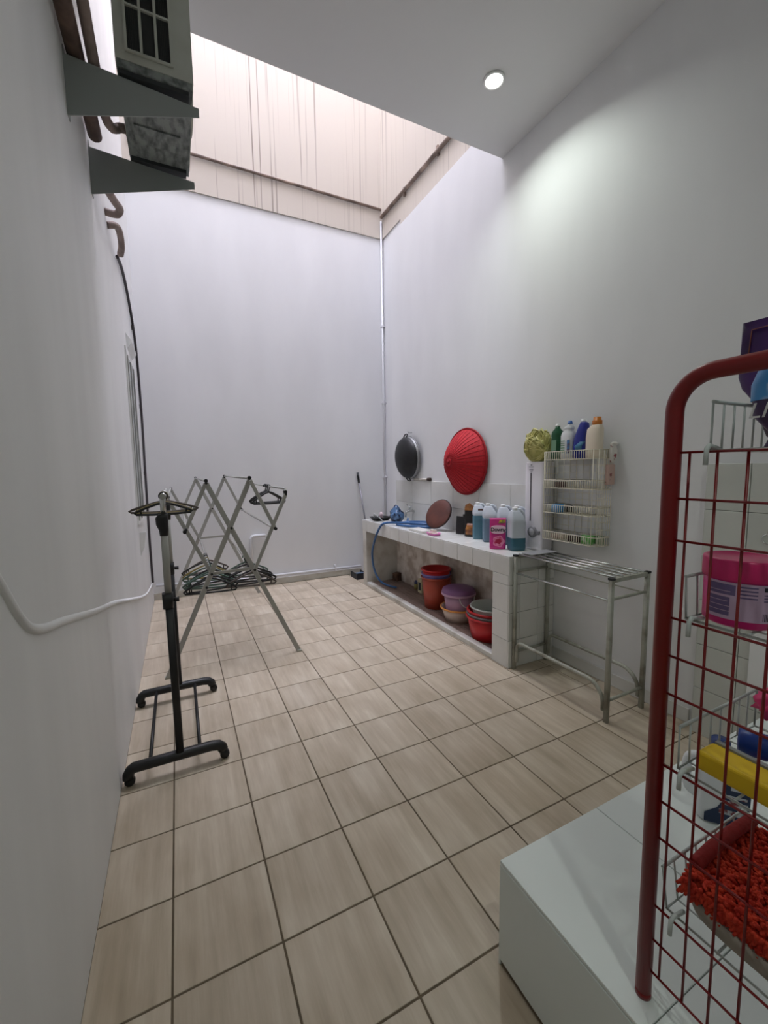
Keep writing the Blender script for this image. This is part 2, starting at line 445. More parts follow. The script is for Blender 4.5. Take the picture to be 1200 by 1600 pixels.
# ------------------------------------------------------------------ air conditioner outdoor unit on brackets
M_brk = mat('grey_bracket_steel', (156, 161, 158), .45, .2)
def ac_bracket(y, label):
    t = thing('mounting_bracket', label, 'bracket', (XL, y, 2.84), group='air conditioner wall brackets')
    bm = B(); add_prism(bm, [(0, 0), (.49, .15), (.49, .185), (0, .225)], .004, Matrix(((1, 0, 0, 0), (0, 0, -1, 0), (0, 1, 0, 0), (0, 0, 0, 1))))
    obj('web', bm, M_brk, t)
    bm = B(); bar(bm, (0, .016, .225), (.49, .016, .185), .004, .036); obj('top_flange', bm, M_brk, t)
    obj('wall_plate', boxm(0, .004, 0, .034, 0, .26), M_brk, t)
    for z in (.04, .2):
        bm = B(); add_lathe(bm, [(0, .006), (.007, .006), (.008, 0)], 6, Matrix.Translation((.004, .022, z)) @ Matrix.Rotation(PI / 2, 4, 'Y')); obj('bolt', bm, M_dark, t)
    return t
ac_bracket(1.03, 'grey steel bracket holding up the grille end of the air conditioner')
ac_bracket(1.56, 'grey steel bracket under the far end of the air conditioner')
ac = thing('air_conditioner_unit', 'off-white outdoor air conditioner unit on steel brackets high on left wall', 'air conditioner', (.11, 1.28, 3.065))
M_ac = mat('aged_white_casing', (206, 208, 198), .5, rgb2=(188, 188, 176), scale=4)
M_pan = mat('grimy_base_pan', (150, 156, 152), .55, rgb2=(92, 97, 96), scale=34, stretch=(1, .4, 1), lo=.35, hi=.6)
x0, x1, y0, y1, z0, z1 = -.033, .258, 1.0, 1.60, 3.10, 3.52
bm = B(); w_ = .006
add_box(bm, x0, x0 + w_, y0, y1, z0, z1); add_box(bm, x1 - w_, x1, y0, y1, z0, z1)
add_box(bm, x0 + w_, x1 - w_, y1 - w_, y1, z0, z1)
add_box(bm, x0 + w_, x1 - w_, y0, y1 - w_, z0, z0 + w_); add_box(bm, x0 + w_, x1 - w_, y0, y1 - w_, z1 - w_, z1)
add_box(bm, x0 + w_, .014, y0, y0 + w_, z0 + w_, z1 - w_); add_box(bm, .176, x1 - w_, y0, y0 + w_, z0 + w_, z1 - w_)
add_box(bm, .014, .176, y0, y0 + w_, z0 + w_, 3.14); add_box(bm, .014, .176, y0, y0 + w_, 3.47, z1 - w_)
cas = obj('casing', bm, M_ac, ac, world=True)
bm = B(); add_box(bm, x0 + .004, x1 - .006, y0 + .004, y1 - .004, z0 - .03, z0)
for (a, b) in ((1.12, 1.2), (1.3, 1.42)): add_box(bm, x0 + .04, x1 - .05, a, b, z0 - .038, z0 - .03)
obj('base_pan', bm, M_pan, ac, world=True)
for yy in (1.03, 1.56):
    bm = B(); add_box(bm, x0 + .01, x1 - .02, yy - .018, yy + .034, 3.0535, z0 - .03); obj('foot_rail', bm, M_dark, ac, world=True)
# grille on the end facing the camera
bm = B(); add_box(bm, x0 + .012, x1 - .012, y0 + .075, y0 + .085, z0 + .01, z1 - .01)
for k in range(40): xx = x0 + .016 + k * .0066; add_box(bm, xx, xx + .0012, y0 + .055, y0 + .075, z0 + .01, z1 - .01)
obj('condenser_coil', bm, mat('coil_aluminium', (110, 112, 112), .5, .4), ac, world=True)
bm = B()
for xx in (.010, .0655, .1215, .177): add_box(bm, xx - .005, xx + .005, y0 - .012, y0 - .002, 3.13, 3.48)
for zz in (3.135, 3.305, 3.475): add_box(bm, .006, .182, y0 - .011, y0 - .002, zz - .004, zz + .004)
obj('grille_bars', bm, M_ac, ac, world=True)
bm = B(); add_lathe(bm, [(.16, 0), (.16, .012), (.15, .014), (.15, .004)], 40, Matrix.Translation((x1 - .002, 1.36, 3.31)) @ Matrix.Rotation(PI / 2, 4, 'Y'))
for k in range(8):
    a = k * PI / 8
    bar(bm, (x1 + .01, 1.36 + .155 * math.cos(a), 3.31 + .155 * math.sin(a)), (x1 + .01, 1.36 - .155 * math.cos(a), 3.31 - .155 * math.sin(a)), .004, .004, (1, 0, 0))
for r in (.04, .08, .12): add_tube(bm, arc((x1 + .01, 1.36, 3.31), r, 0, 2 * PI * 35 / 36, 35, 'yz'), .002, 5, closed=True)
obj('fan_guard', bm, M_ac, ac, world=True)
bm = B(); add_box(bm, .2, .33, y0 - .02, y0 + .03, z1 - .035, z1 - .024); obj('top_lug', bm, M_brk, ac, world=True)
bm = B(); add_box(bm, .24, .275, y0 - .008, y0 + .02, z1 - .035, z1); obj('corner_clip', bm, M_black, ac, world=True)

# ------------------------------------------------------------------ counter with white tiles
XF = 2.108
ct = thing('tiled_counter', 'long white tiled concrete wash counter open underneath along the right wall', 'counter', (2.33, 2.28, 0))
M_conc = mat('old_plaster', (226, 219, 210), .8, rgb2=(184, 170, 156), scale=7, lo=.38, hi=.6, bump=.1)
obj('slab', boxm(XF + .008, XR - .0005, 1.008, 3.55, H - .135, H - .008), M_tgrout, ct, world=True)
obj('end_wall', boxm(XF + .008, XR - .0005, 1.008, 1.17, 0, H - .135), M_tgrout, ct, world=True)
obj('end_wall', boxm(XF + .004, XR - .0005, 3.45, 3.55, 0, H - .135), M_dtile, ct, world=True)
bm = B(); add_box(bm, XF + .002, XF + .062, 1.17, 3.45, 0, .042); bevel_all(bm, .006, 2)
obj('curb', bm, M_dtile, ct, world=True)
obj('inner_back_wall', boxm(XR - .012, XR - .001, 1.17, 3.45, 0, H - .135), M_conc, ct, world=True)
g_ = .0016
ys = [1.0 + .2 * k for k in range(13)] + [3.555]
ys = ys[:-2] + [3.555] if ys[-1] - ys[-2] < .05 else ys
for a, b in zip(ys, ys[1:]):
    for (p, q) in ((XF, 2.308), (2.308, 2.508), (2.508, XR - .001)):
        tile('top_tile', p + g_, q - g_ * .5, a + g_, b - g_, H - .009, H, M_wtile, ct)
    tile('edge_tile', XF, XF + .009, a + g_, b - g_, H - .135, H - .0095, M_wtile, ct)
zs = [0, .2, .4, .6, H - .0095]
for a, b in zip(zs, zs[1:]):
    for (p, q) in ((XF, 2.21), (2.21, 2.385), (2.385, XR - .001)):
        tile('end_tile', p + g_, q - g_, 1.0, 1.009, a + g_, b - g_, M_wtile, ct)
    if b < .62 or True:
        tile('pillar_tile', XF, XF + .009, 1.0095, 1.17, a + g_, min(b, H - .1366) - g_, M_wtile, ct)
# backsplash
bs = struct('trim_1', boxm(XR - .006, XR, 1.19, 3.453, H, 1.278), M_tgrout)
for (a, b) in ((H, 1.024), (1.024, 1.28)):
    for k in range(6):
        p, q = 3.453 - .4 * (k + 1), 3.453 - .4 * k
        tile('backsplash_tile', XR - .012, XR - .005, max(p, 1.19) + g_, q - g_, a + g_, b - g_, M_wtile, bs)
# plank tiles under the counter
rf = struct('floor_recess', boxm(XF + .062, XR - .012, 1.17, 3.45, 0.0, .026), M_grout)
M_plank = mat('brown_grey_plank_tile', (150, 128, 116), .5, rgb2=(112, 94, 86), scale=5, stretch=(12, 1.5, 1), rnd=True)
for i in range(3):
    a, b = XF + .062 + i * .122, min(XF + .062 + (i + 1) * .122, XR - .012)
    y = 1.17 - (0.3 * i) % .5
    while y < 3.45:
        p, q = max(y, 1.17), min(y + .55, 3.45)
        if q - p > .03: tile('plank_tile', a + .0012, b - .0012, p + .0012, q - .0012, .024, .032, M_plank, rf)
        y += .55

# ------------------------------------------------------------------ platform in the right foreground
PX, PY, PZ = .840, -.335, .325
M_ptile = mat('white_platform_tile', (232, 238, 235), .16, rgb2=(226, 232, 229), scale=2, rnd=True)
pf = struct('floor_platform', boxm(PX + .006, XR, YF, PY - .006, 0, PZ - .009), M_grout)
xs = [PX, 1.24, 1.64, 2.04, 2.44, XR]
ysp = [PY, -.74, -1.14, -1.54, -1.94, -2.34, YF]
for a, b in zip(xs, xs[1:]):
    for p, q in zip(ysp, ysp[1:]):
        tile('platform_tile', a + .001, b - .001, q + .001, p - .001, PZ - .010, PZ, M_ptile, pf)
    tile('riser_tile', a + .001, b - .001, PY - .007, PY, 0, PZ - .0115, M_ptile, pf)
for p, q in zip(ysp, ysp[1:]):
    tile('side_tile', PX, PX + .007, q + .001, p - .001, .02, PZ - .0115, M_ptile, pf)

# tiled pier on the right wall behind the red rack
pr = struct('trim_2', boxm(XR - .054, XR, -.33, .02, 0, 1.418), M_tgrout)
M_ptl = mat('grey_white_wall_tile', (206, 208, 200), .3, rgb2=(196, 198, 190), scale=3, rnd=True)
zz = [0, .25, .487, .722, .955, 1.19, 1.42]
for a, b in zip(zz, zz[1:]):
    for (p, q) in ((-.33, -.161), (-.161, .02)):
        tile('pier_tile', XR - .061, XR - .053, p + g_, q - g_, a + g_, b - g_, M_ptl, pr)
    tile('pier_tile', XR - .053, XR, .0195, .026, a + g_, b - g_, M_ptl, pr)
bm = B(); add_box(bm, XR - .09, XR - .062, -.42, -.215, PZ, 1.0); bevel_all(bm, .004, 2)
single('white_board', bm, M_white, 'white board standing on the platform against the tiled pier', 'board', (XR - .075, -.32, PZ))
bm = B(); add_tube(bm, arc((XR - .068, -.245, 1.075), .022, 0, 2 * PI * 23 / 24, 23, 'yz'), .003, 6, closed=True)
add_box(bm, XR - .072, XR - .0605, -.25, -.24, 1.09, 1.106)
single('wall_ring', bm, M_steel, 'small metal ring hanging on the tiled pier behind the rack', 'ring', (XR - .068, -.245, 1.097))

# floor drain cover
dc = thing('drain_cover', 'square tiled inspection cover set in floor by the counter', 'drain cover', (1.945, 3.125, 0))
obj('rim', boxm(1.80, 2.09, 2.97, 3.28, -.004, .0012), M_grout, dc, world=True)
tile('cover_tile', 1.806, 2.084, 2.976, 3.274, .0, .004, M_ftile, dc)

# ------------------------------------------------------------------ black garment rack
gr = thing('garment_rack', 'black and silver rolling garment rack standing by the left wall', 'garment rack', (.03, 1.32, 0))
for yy in (.955, 1.665):
    pts = [(-0.185, yy, .035), (-0.183, yy, .055), (-0.173, yy, .072), (-.16, yy, .08), (.0, yy, .081), (.17, yy, .08), (.2, yy, .074), (.216, yy, .06), (.22, yy, .045)]
    bm = B(); add_tube(bm, pts, .024, 12); obj('foot_bar', bm, M_black, gr, world=True)
    for xx in (-.184, .222):
        bm = B(); add_lathe(bm, [(0, -.016), (.018, -.015), (.022, -.008), (.022, .008), (.018, .015), (0, .016)], 20,
                            Matrix.Translation((xx + .005, yy, .0222)) @ Matrix.Rotation(PI / 2, 4, 'X'))
        add_tube(bm, [(xx, yy, .02), (xx, yy, .05)], .007, 8)
        obj('caster', bm, M_black, gr, world=True)
    bm = B(); add_loft(bm, [(.07, .034, .034, .031, yy), (.86, .034, .034, .027, yy)], 16, 5); obj('lower_upright', bm, M_black, gr, world=True)
    bm = B(); add_loft(bm, [(.80, .044, .044, .024, yy), (.87, .046, .046, .024, yy)], 16, 5); obj('collar', bm, M_black, gr, world=True)
    bm = B(); add_tube(bm, [(.047, yy - .0, .835), (.07, yy, .835)], [.009, .012], 10); obj('clamp_knob', bm, M_black, gr, world=True)
    bm = B(); add_loft(bm, [(.86, .03, .03, .027, yy), (1.17, .03, .03, .027, yy)], 16, 3); obj('upper_upright', bm, M_alu, gr, world=True)
    bm = B(); add_loft(bm, [(1.135, .036, .036, .027, yy), (1.16, .04, .04, .027, yy), (1.185, .05, .044, .022, yy), (1.215, .052, .044, .022, yy), (1.232, .04, .04, .028, yy)], 16, 3); obj('joint', bm, M_black, gr, world=True)
    bm = B(); add_tube(bm, [(.03, yy, 1.225), (.03, yy, 1.29), (.031, yy, 1.31)], .012, 12); obj('neck', bm, M_steel, gr, world=True)
bm = B(); add_tube(bm, [(.031, .945, 1.31), (.031, 1.675, 1.31)], .0125, 12); obj('top_rail', bm, M_steel, gr, world=True)
for yy in (.938, 1.674):
    bm = B(); add_tube(bm, [(.031, yy, 1.31), (.031, yy + .008, 1.31)], .0132, 12); obj('rail_cap', bm, M_alu, gr, world=True)
for xx in (-.095, .117):
    bm = B(); add_tube(bm, [(xx, .955, .082), (xx, 1.665, .082)], .0085, 10); obj('base_rod', bm, M_black, gr, world=True)

# ------------------------------------------------------------------ hangers
M_hblack = mat('black_hanger_plastic', (20, 21, 22), .4)
M_hgreen = mat('dark_green_hanger_plastic', (70, 92, 80), .4)
M_holive = mat('olive_hanger_plastic', (140, 126, 70), .45)
M_hgrey = mat('grey_wire_hanger', (92, 84, 78), .4, .5)
def hanger(m, rod, rz, label, group, w=.38, h=.135, r=.0055, rod_r=.011, tilt=0.0, nk=.035):
    """hanger hung on a rod; origin at the rod axis; hook drops over the rod"""
    t = thing('clothes_hanger', label, 'hanger', rod, rz, group)
    R_ = Matrix.Rotation(tilt, 4, 'Y')
    hr = rod_r + r * .62 + .0015
    bm = B()
    hk = arc((0, 0, rod_r + r * .62 - hr), hr, math.radians(-35), math.radians(215), 14, 'xz')
    neck = -hr - nk
    pts = hk[::-1][:0] + [(0, 0, neck), (0, 0, neck + .012), (hr * .5, 0, -hr + .001)] + hk
    add_tube(bm, pts, r * .62, 6)
    for v in bm.verts: v.co = R_ @ v.co
    obj('hook', bm, M_steel if m is M_hgrey else m, t)
    bm = B(); z0 = neck; zb = neck - h
    sh = [(0, 0, z0), (-w * .12, 0, z0 - h * .12), (-w * .30, 0, z0 - h * .42), (-w * .46, 0, z0 - h * .74), (-w * .5, 0, z0 - h * .88), (-w * .47, 0, zb),
          (-w * .2, 0, zb - .003), (w * .2, 0, zb - .003), (w * .47, 0, zb), (w * .5, 0, z0 - h * .88), (w * .46, 0, z0 - h * .74), (w * .30, 0, z0 - h * .42), (w * .12, 0, z0 - h * .12)]
    add_tube(bm, sh, r, 7, closed=True)
    add_tube(bm, [(-w * .40, 0, z0 - h * .62), (-w * .39, 0, zb)], r * .7, 6); add_tube(bm, [(w * .40, 0, z0 - h * .62), (w * .39, 0, zb)], r * .7, 6)
    for v in bm.verts: v.co = R_ @ v.co
    obj('body', bm, m, t)
    return t
G1 = 'hangers on the rolling rack'
for k, (y, m, rz, w, l) in enumerate(((1.02, M_hblack, .06, .235, 'black plastic clothes hanger at the front of the rolling rack'),
                                      (1.075, M_holive, .04, .24, 'olive plastic clothes hanger behind the black one on the rolling rack'),
                                      (1.15, M_hgrey, .10, .30, 'thin grey wire hanger turned sideways on the rolling rack'))):
    hanger(m, (.031, y, 1.31), rz, l, G1, w=w, h=.05, rod_r=.0125, nk=.014)

# ------------------------------------------------------------------ folding clothes airer
ya, yb = 1.985, 3.785
ai = thing('clothes_airer', 'grey aluminium accordion clothes airer with crossed folding legs', 'clothes airer', (.42, 2.88, 0))
PT = {'fL': (-.045, .0), 'fR': (.878, .0), 'tA': (.271, 1.339), 'tB': (.561, 1.354), 'mid': (.42, 1.015), 'L1': (.274, .698), 'R1': (.567, .695),
      'P1': (.129, 1.024), 'Pr': (.72, 1.002), 'tL': (.03, 1.235), 'tR': (.815, 1.242), 'L2': (.236, .606), 'R2': (.619, .606)}
def p3(k, y): return (PT[k][0], y, PT[k][1])
for yy, s in ((ya, 1), (yb, -1)):
    for k1, k2, off in (('fL', 'tB', 0), ('fR', 'tA', s * .012), ('L1', 'tL', s * .024), ('R1', 'tR', -s * .012), ('P1', 'tA', s * .036), ('Pr', 'tB', -s * .024)):
        bm = B(); a, b = Vector(p3(k1, yy + off)), Vector(p3(k2, yy + off))
        if k1[0] == 'f': a = a + (b - a).normalized() * .004
        bar(bm, a, b, .034 if k1[0] == 'f' else .026, .011); bevel_all(bm, .002, 1)
        obj('leg' if k1[0] == 'f' else 'link_bar', bm, M_alu, ai, world=True)
    for k in ('fL', 'fR'):
        sx = -1 if k == 'fL' else 1
        bm = B(); add_box(bm, PT[k][0] - .016, PT[k][0] + .016, yy - .009, yy + .02, 0, .014); obj('rubber_foot', bm, M_tube, ai, world=True)
    for k in ('tA', 'tB', 'mid', 'L1', 'R1', 'P1', 'Pr', 'L2', 'R2', 'tR', 'tL'):
        bm = B(); add_tube(bm, [(PT[k][0], yy - .02, PT[k][1]), (PT[k][0], yy + .028, PT[k][1])], .0085, 10); obj('rivet', bm, M_black, ai, world=True)
    for k in ('tA', 'tB', 'P1', 'Pr', 'tR', 'tL'):
        dz = .016 if k[0] == 't' else -.014; dx = {'P1': -.01, 'Pr': .01}.get(k, 0)
        bm = B(); add_tube(bm, [(PT[k][0] + dx, yy - .016, PT[k][1] + dz), (PT[k][0] + dx, yy + .03, PT[k][1] + dz)], .0125, 10); obj('end_cap', bm, M_black, ai, world=True)
    bm = B(); bar(bm, (PT['L1'][0], yy + .014 * s, PT['L1'][1] - .0), (PT['R1'][0], yy + .014 * s, PT['R1'][1] + .01), .02, .01); obj('cross_bar', bm, M_alu, ai, world=True)
    bm = B(); bar(bm, (.815, yy, 1.245), (.815, yy, 1.285), .012, .014); obj('rod_clip', bm, M_white, ai, world=True)
for k, dz in (('tA', .012), ('tB', .012), ('tR', .04), ('tL', .02), ('P1', -.012), ('Pr', -.012), ('L1', 0), ('R1', 0)):
    bm = B(); add_tube(bm, [(PT[k][0], ya, PT[k][1] + dz), (PT[k][0], yb, PT[k][1] + dz)], .0075, 8)
    obj('rod', bm, M_alu, ai, world=True)

G2 = 'hangers on the clothes airer'
lab = {'b': 'black', 'g': 'dark green', 'o': 'olive', 'w': 'grey wire'}
mm_ = {'b': M_hblack, 'g': M_hgreen, 'o': M_holive, 'w': M_hgrey}
for i, (y, c, rz, tl) in enumerate(((2.08, 'b', .03, .04), (2.15, 'b', -.03, -.05), (2.22, 'g', .03, .07), (2.29, 'g', -.03, 0), (2.37, 'b', .03, -.06), (2.46, 'g', .02, .05), (2.56, 'o', -.04, .03), (2.68, 'b', .05, .08), (2.78, 'w', .04, -.04))):
    hanger(mm_[c], (PT['L1'][0], y, PT['L1'][1]), rz, lab[c] + ' clothes hanger bunched on the airer rod next to the rolling rack', G2, w=.36, h=.105, r=.0072, rod_r=.0078, tilt=tl)
for i, (y, c, rz, tl) in enumerate(((2.115, 'w', .02, .04), (2.185, 'b', -.02, -.06), (2.255, 'b', .02, .06), (2.33, 'b', -.03, -.04), (2.415, 'b', .03, .07), (2.51, 'g', -.03, -.03))):
    hanger(mm_[c], (PT['R1'][0], y, PT['R1'][1]), rz, lab[c] + ' clothes hanger crowded on the low airer rod on the counter side', G2, w=.37, h=.10, r=.0075, rod_r=.0078, tilt=tl)
for (y, rz) in ((2.62, .12), (2.70, -.08), (2.78, .05)):
    hanger(M_hblack, (PT['tR'][0], y, PT['tR'][1] + .04), rz, 'black clothes hanger on the top outer rod of the airer', G2, w=.29, h=.1, rod_r=.0078, r=.0085)

# ------------------------------------------------------------------ broom and dustpan behind the counter
br = thing('long_handled_broom', 'thin grey broom handle with black grip leaning in the far corner', 'broom', (2.36, 3.75, 0))
bm = B(); add_tube(bm, [(2.355, 3.78, .08), (2.275, 4.03, 1.25)], .010, 10); obj('handle', bm, mat('grey_metal_pole', (120, 118, 122), .4, .5), br, world=True)
bm = B(); add_tube(bm, [(2.275, 4.03, 1.24), (2.266, 4.045, 1.38)], [.014, .016], 10); obj('grip', bm, M_black, br, world=True)
bm = B(); add_loft(bm, [(0.0, .22, .05, 2.36, 3.75, 4), (.09, .2, .03, 2.36, 3.765, 4)], 20); obj('bristle_head', bm, mat('broom_bristles', (60, 66, 84), .8), br, world=True)
dp = thing('dustpan', 'small blue and black dustpan lying at the foot of the counter end', 'dustpan', (2.16, 3.86, 0))
bm = B(); add_box(bm, 2.10, 2.24, 3.74, 3.96, 0.001, .006); add_box(bm, 2.10, 2.105, 3.74, 3.96, .006, .075); add_box(bm, 2.235, 2.24, 3.74, 3.96, .006, .075); add_box(bm, 2.105, 2.235, 3.74, 3.745, .006, .08)
obj('pan', bm, mat('black_blue_plastic', (26, 30, 40), .5), dp, world=True)
bm = B(); add_prism(bm, [(0, 0), (.13, 0), (.13, .2), (0, .2)], .008, Matrix.Translation((2.105, 3.745, .075)) @ Matrix.Rotation(-.2, 4, 'X')); obj('cover', bm, mat('blue_plastic', (84, 116, 150), .4), dp, world=True)

# ------------------------------------------------------------------ things hung on the right wall
M_iron = mat('dark_cast_metal', (42, 42, 44), .5, .2, rgb2=(30, 30, 32), scale=16)
wk = thing('wok', 'dark metal wok hanging upside to the wall above the tap', 'wok', (2.505, 3.07, 1.545))
Mw = Matrix.Translation((0, 0, 0)) @ Matrix.Rotation(math.radians(-4), 4, 'Y') @ Matrix.Rotation(-PI / 2, 4, 'Y')
prof = [(.236 * math.cos(a), (.10 * math.sin(a) + .028)) for a in [PI / 2 * k / 9 for k in range(10)]]; prof[-1] = (0, .128)
inner = [(max(0, r - .006), max(0, z - .006)) for r, z in prof][::-1]
bm = B(); add_lathe(bm, prof + inner, 44, Mw); obj('bowl', bm, M_iron, wk)
bm = B(); add_lathe(bm, [(.238, 0), (.2385, .03), (.232, .032), (.231, 0)], 44, Mw); obj('lid_band', bm, mat('dull_grey_metal', (150, 150, 150), .45, .3), wk)
bm = B(); add_tube(bm, [Mw @ Vector((.24 * math.cos(2 * PI * k / 44), .24 * math.sin(2 * PI * k / 44), 0)) for k in range(44)], .007, 8, closed=True)
obj('rim', bm, mat('worn_grey_metal', (140, 140, 140), .4, .6), wk)
for s in (1, -1):
    bm = B(); add_tube(bm, [Mw @ Vector(p) for p in ((s * .225, -.035, .04), (s * .262, -.03, .02), (s * .268, 0, .016), (s * .262, .03, .02), (s * .225, .035, .04))], .007, 8); obj('loop_handle', bm, M_iron, wk)
bm = B(); add_tube(bm, [(2.544, 3.07, 1.83), (2.50, 3.07, 1.825), (2.488, 3.07, 1.845)], .004, 8)
single('wall_hook', bm, M_steel, 'small metal hook carrying the dark wok', 'hook', (2.544, 3.07, 1.83))

fc = thing('food_cover', 'large red conical woven food cover hanging on the right wall', 'food cover', (2.521, 2.03, 1.475))
M_redf = mat('red_woven_fabric', (196, 20, 34), .75, rgb2=(170, 14, 28), scale=60, bump=.3)
M_redd = mat('dark_red_stitching', (150, 10, 24), .8)
Mh = Matrix.Rotation(-PI / 2, 4, 'Y') @ Matrix.Rotation(0, 4, 'Z')
RH, DH = .302, .20
def hatp(t): return (RH * (1 - t), DH * (1 - (1 - t) ** 1.9))
prof = [(RH - .006, .0), (RH, .004)] + [hatp(t / 12) for t in range(1, 12)] + [(0, DH)]
bm = B(); add_lathe(bm, prof, 60, Mh); obj('canopy', bm, M_redf, fc)
bm = B(); add_tube(bm, [Mh @ Vector((RH * math.cos(2 * PI * k / 60), RH * math.sin(2 * PI * k / 60), .006)) for k in range(60)], .009, 8, closed=True); obj('rim', bm, M_redd, fc)
bm = B()
for k in range(36):
    a = 2 * PI * k / 36
    add_tube(bm, [Mh @ Vector((hatp(t / 8)[0] * math.cos(a), hatp(t / 8)[0] * math.sin(a), hatp(t / 8)[1] + .001)) for t in range(0, 8)], .0022, 5)
for t in (.86, .93):
    add_tube(bm, [Mh @ Vector((hatp(t)[0] * math.cos(2 * PI * k / 24), hatp(t)[0] * math.sin(2 * PI * k / 24), hatp(t)[1] + .001)) for k in range(24)], .003, 5, closed=True)
obj('rib_stitching', bm, M_redd, fc)
bm = B(); add_lathe(bm, [(.016, 0), (.018, .012), (.012, .02), (0, .022)], 16, Mh @ Matrix.Translation((0, 0, DH - .006))); obj('knob', bm, M_redd, fc)

# small roll on a bracket above the backsplash
tr = thing('bracket_roll', 'short pale rod with brown end on top of the wall tiles', 'rod', (2.50, 2.75, 1.30))
bm = B(); add_tube(bm, [(2.528, 2.99, 1.297), (2.528, 2.68, 1.297)], .015, 12); obj('rod', bm, mat('pale_plastic', (206, 200, 190), .5), tr, world=True)
bm = B(); add_tube(bm, [(2.524, 2.70, 1.30), (2.524, 2.655, 1.30)], .0195, 12); obj('end_cap', bm, mat('brown_plastic', (66, 48, 40), .5), tr, world=True)

# tap
tp = thing('water_tap', 'chrome water tap on the tiled backsplash above the hose', 'tap', (2.532, 3.03, .95))
bm = B(); add_tube(bm, smooth_path([(2.532, 3.03, .93), (2.47, 3.03, .93), (2.435, 3.03, .915), (2.428, 3.03, .86)], 5), .013, 12); obj('spout', bm, M_steel, tp, world=True)
bm = B(); add_tube(bm, [(2.532, 3.03, .93), (2.524, 3.03, .93)], .026, 16); obj('flange', bm, M_steel, tp, world=True)
bm = B(); add_tube(bm, [(2.48, 3.03, .935), (2.48, 3.03, .975)], .01, 10); add_tube(bm, [(2.48, 3.0, .975), (2.48, 3.09, 1.0)], .007, 8); obj('lever', bm, M_steel, tp, world=True)

# ------------------------------------------------------------------ things on the counter
M_hose = mat('blue_hose', (58, 100, 150), .35)
pts = [(2.43, 2.98, .853), (2.40, 2.93, .826), (2.34, 2.75, .820), (2.42, 2.6, .820), (2.46, 2.48, .820), (2.36, 2.45, .820), (2.25, 2.6, .820), (2.2, 2.8, .820), (2.3, 2.92, .820), (2.42, 2.82, .832), (2.47, 2.6, .846), (2.38, 2.5, .846), (2.26, 2.66, .846), (2.17, 2.86, .836), (2.118, 2.925, .828), (2.085, 2.965, .802), (2.068, 3.02, .73), (2.062, 3.11, .60), (2.07, 3.19, .45), (2.1, 3.22, .27), (2.15, 3.19, .13), (2.22, 3.13, .068), (2.30, 3.03, .050)]
bm = B(); add_tube(bm, smooth_path(pts, 6), .0125, 10)
single('garden_hose', bm, M_hose, 'blue hose coiled on the counter with its end drooping to the ground', 'hose', (2.2, 2.8, .817))
bm = B()
bag = bmesh.ops.create_icosphere(bm, subdivisions=3, radius=1.0)
for v in bm.verts:
    n = v.co.copy(); k = 1 + .18 * math.sin(5 * n.x + 3 * n.z) * math.cos(4 * n.y) + .1 * math.sin(9 * n.z + 4 * n.y)
    v.co = Vector((n.x * .075, n.y * .10, n.z * .075 + (.045 * max(0, n.z) ** 3))) * k
    v.co.z = max(v.co.z, -.062)
bmesh.ops.translate(bm, verts=bm.verts, vec=(2.36, 3.12, .868))
for f in bm.faces: f.smooth = True
single('crumpled_blue_bag', bm, mat('blue_shiny_plastic', (86, 120, 160), .25, rgb2=(24, 30, 54), scale=14, lo=.42, hi=.55), 'crumpled blue and dark plastic bag beside the tap', 'bag', (2.36, 3.12, .806))
pan = thing('black_tray', 'black shallow tray holding odds and ends at the counter end', 'tray', (2.30, 3.42, .806))
bm = B(); add_loft(bm, [(.806, .16, .14, 2.27, 3.37), (.845, .24, .22, 2.27, 3.37)], 24, 5, cap=False)
add_loft(bm, [(.806, .158, .138, 2.27, 3.37), (.81, .158, .138, 2.27, 3.37)], 24, 5); add_loft(bm, [(.845, .24, .22, 2.27, 3.37), (.843, .226, .206, 2.27, 3.37), (.812, .15, .13, 2.27, 3.37)], 24, 5, cap=False)
obj('bowl', bm, M_black, pan, world=True)
bm = B(); add_tube(bm, smooth_path([(2.16, 3.31, .85), (2.14, 3.27, .89), (2.17, 3.2, .86), (2.2, 3.15, .816)], 5), .007, 8)
single('grey_strap', bm, mat('grey_strap', (146, 150, 150), .5), 'pale grey strap curling over the rim of the black tray', 'strap', (2.2, 3.15, .81))
bm = B(); add_loft(bm, [(.811, .05, .05, 2.29, 3.39, 2), (.88, .05, .05, 2.29, 3.39, 2), (.9, .02, .02, 2.29, 3.39, 2)], 16)
single('small_bottle', bm, mat('pale_pink_plastic', (214, 190, 196), .4), 'small pale pink bottle standing in the black tray', 'bottle', (2.29, 3.39, .811))
bm = B(); add_box(bm, 2.13, 2.25, 2.18, 2.44, H + .001, H + .026); bevel_all(bm, .003, 1)
single('white_tray', bm, mat('white_enamel', (224, 222, 216), .3), 'flat white tray lying on the counter next to the soap dish', 'tray', (2.19, 2.3, H + .001))
sd = thing('soap_dish', 'pink plastic dish filled with small white pieces on the counter', 'dish', (2.185, 2.07, H))
bm = B(); add_loft(bm, [(H + .001, .08, .13, 2.185, 2.07), (H + .022, .10, .16, 2.185, 2.07)], 24, 3, cap=False); add_loft(bm, [(H + .001, .08, .13, 2.185, 2.07), (H + .006, .08, .13, 2.185, 2.07)], 24, 3); add_loft(bm, [(H + .022, .10, .16, 2.185, 2.07), (H + .021, .094, .152, 2.185, 2.07), (H + .006, .076, .126, 2.185, 2.07)], 24, 3, cap=False)
obj('dish', bm, mat('pink_plastic', (222, 128, 186), .35), sd, world=True)
M_soap = mat('white_soap', (238, 226, 214), .5)
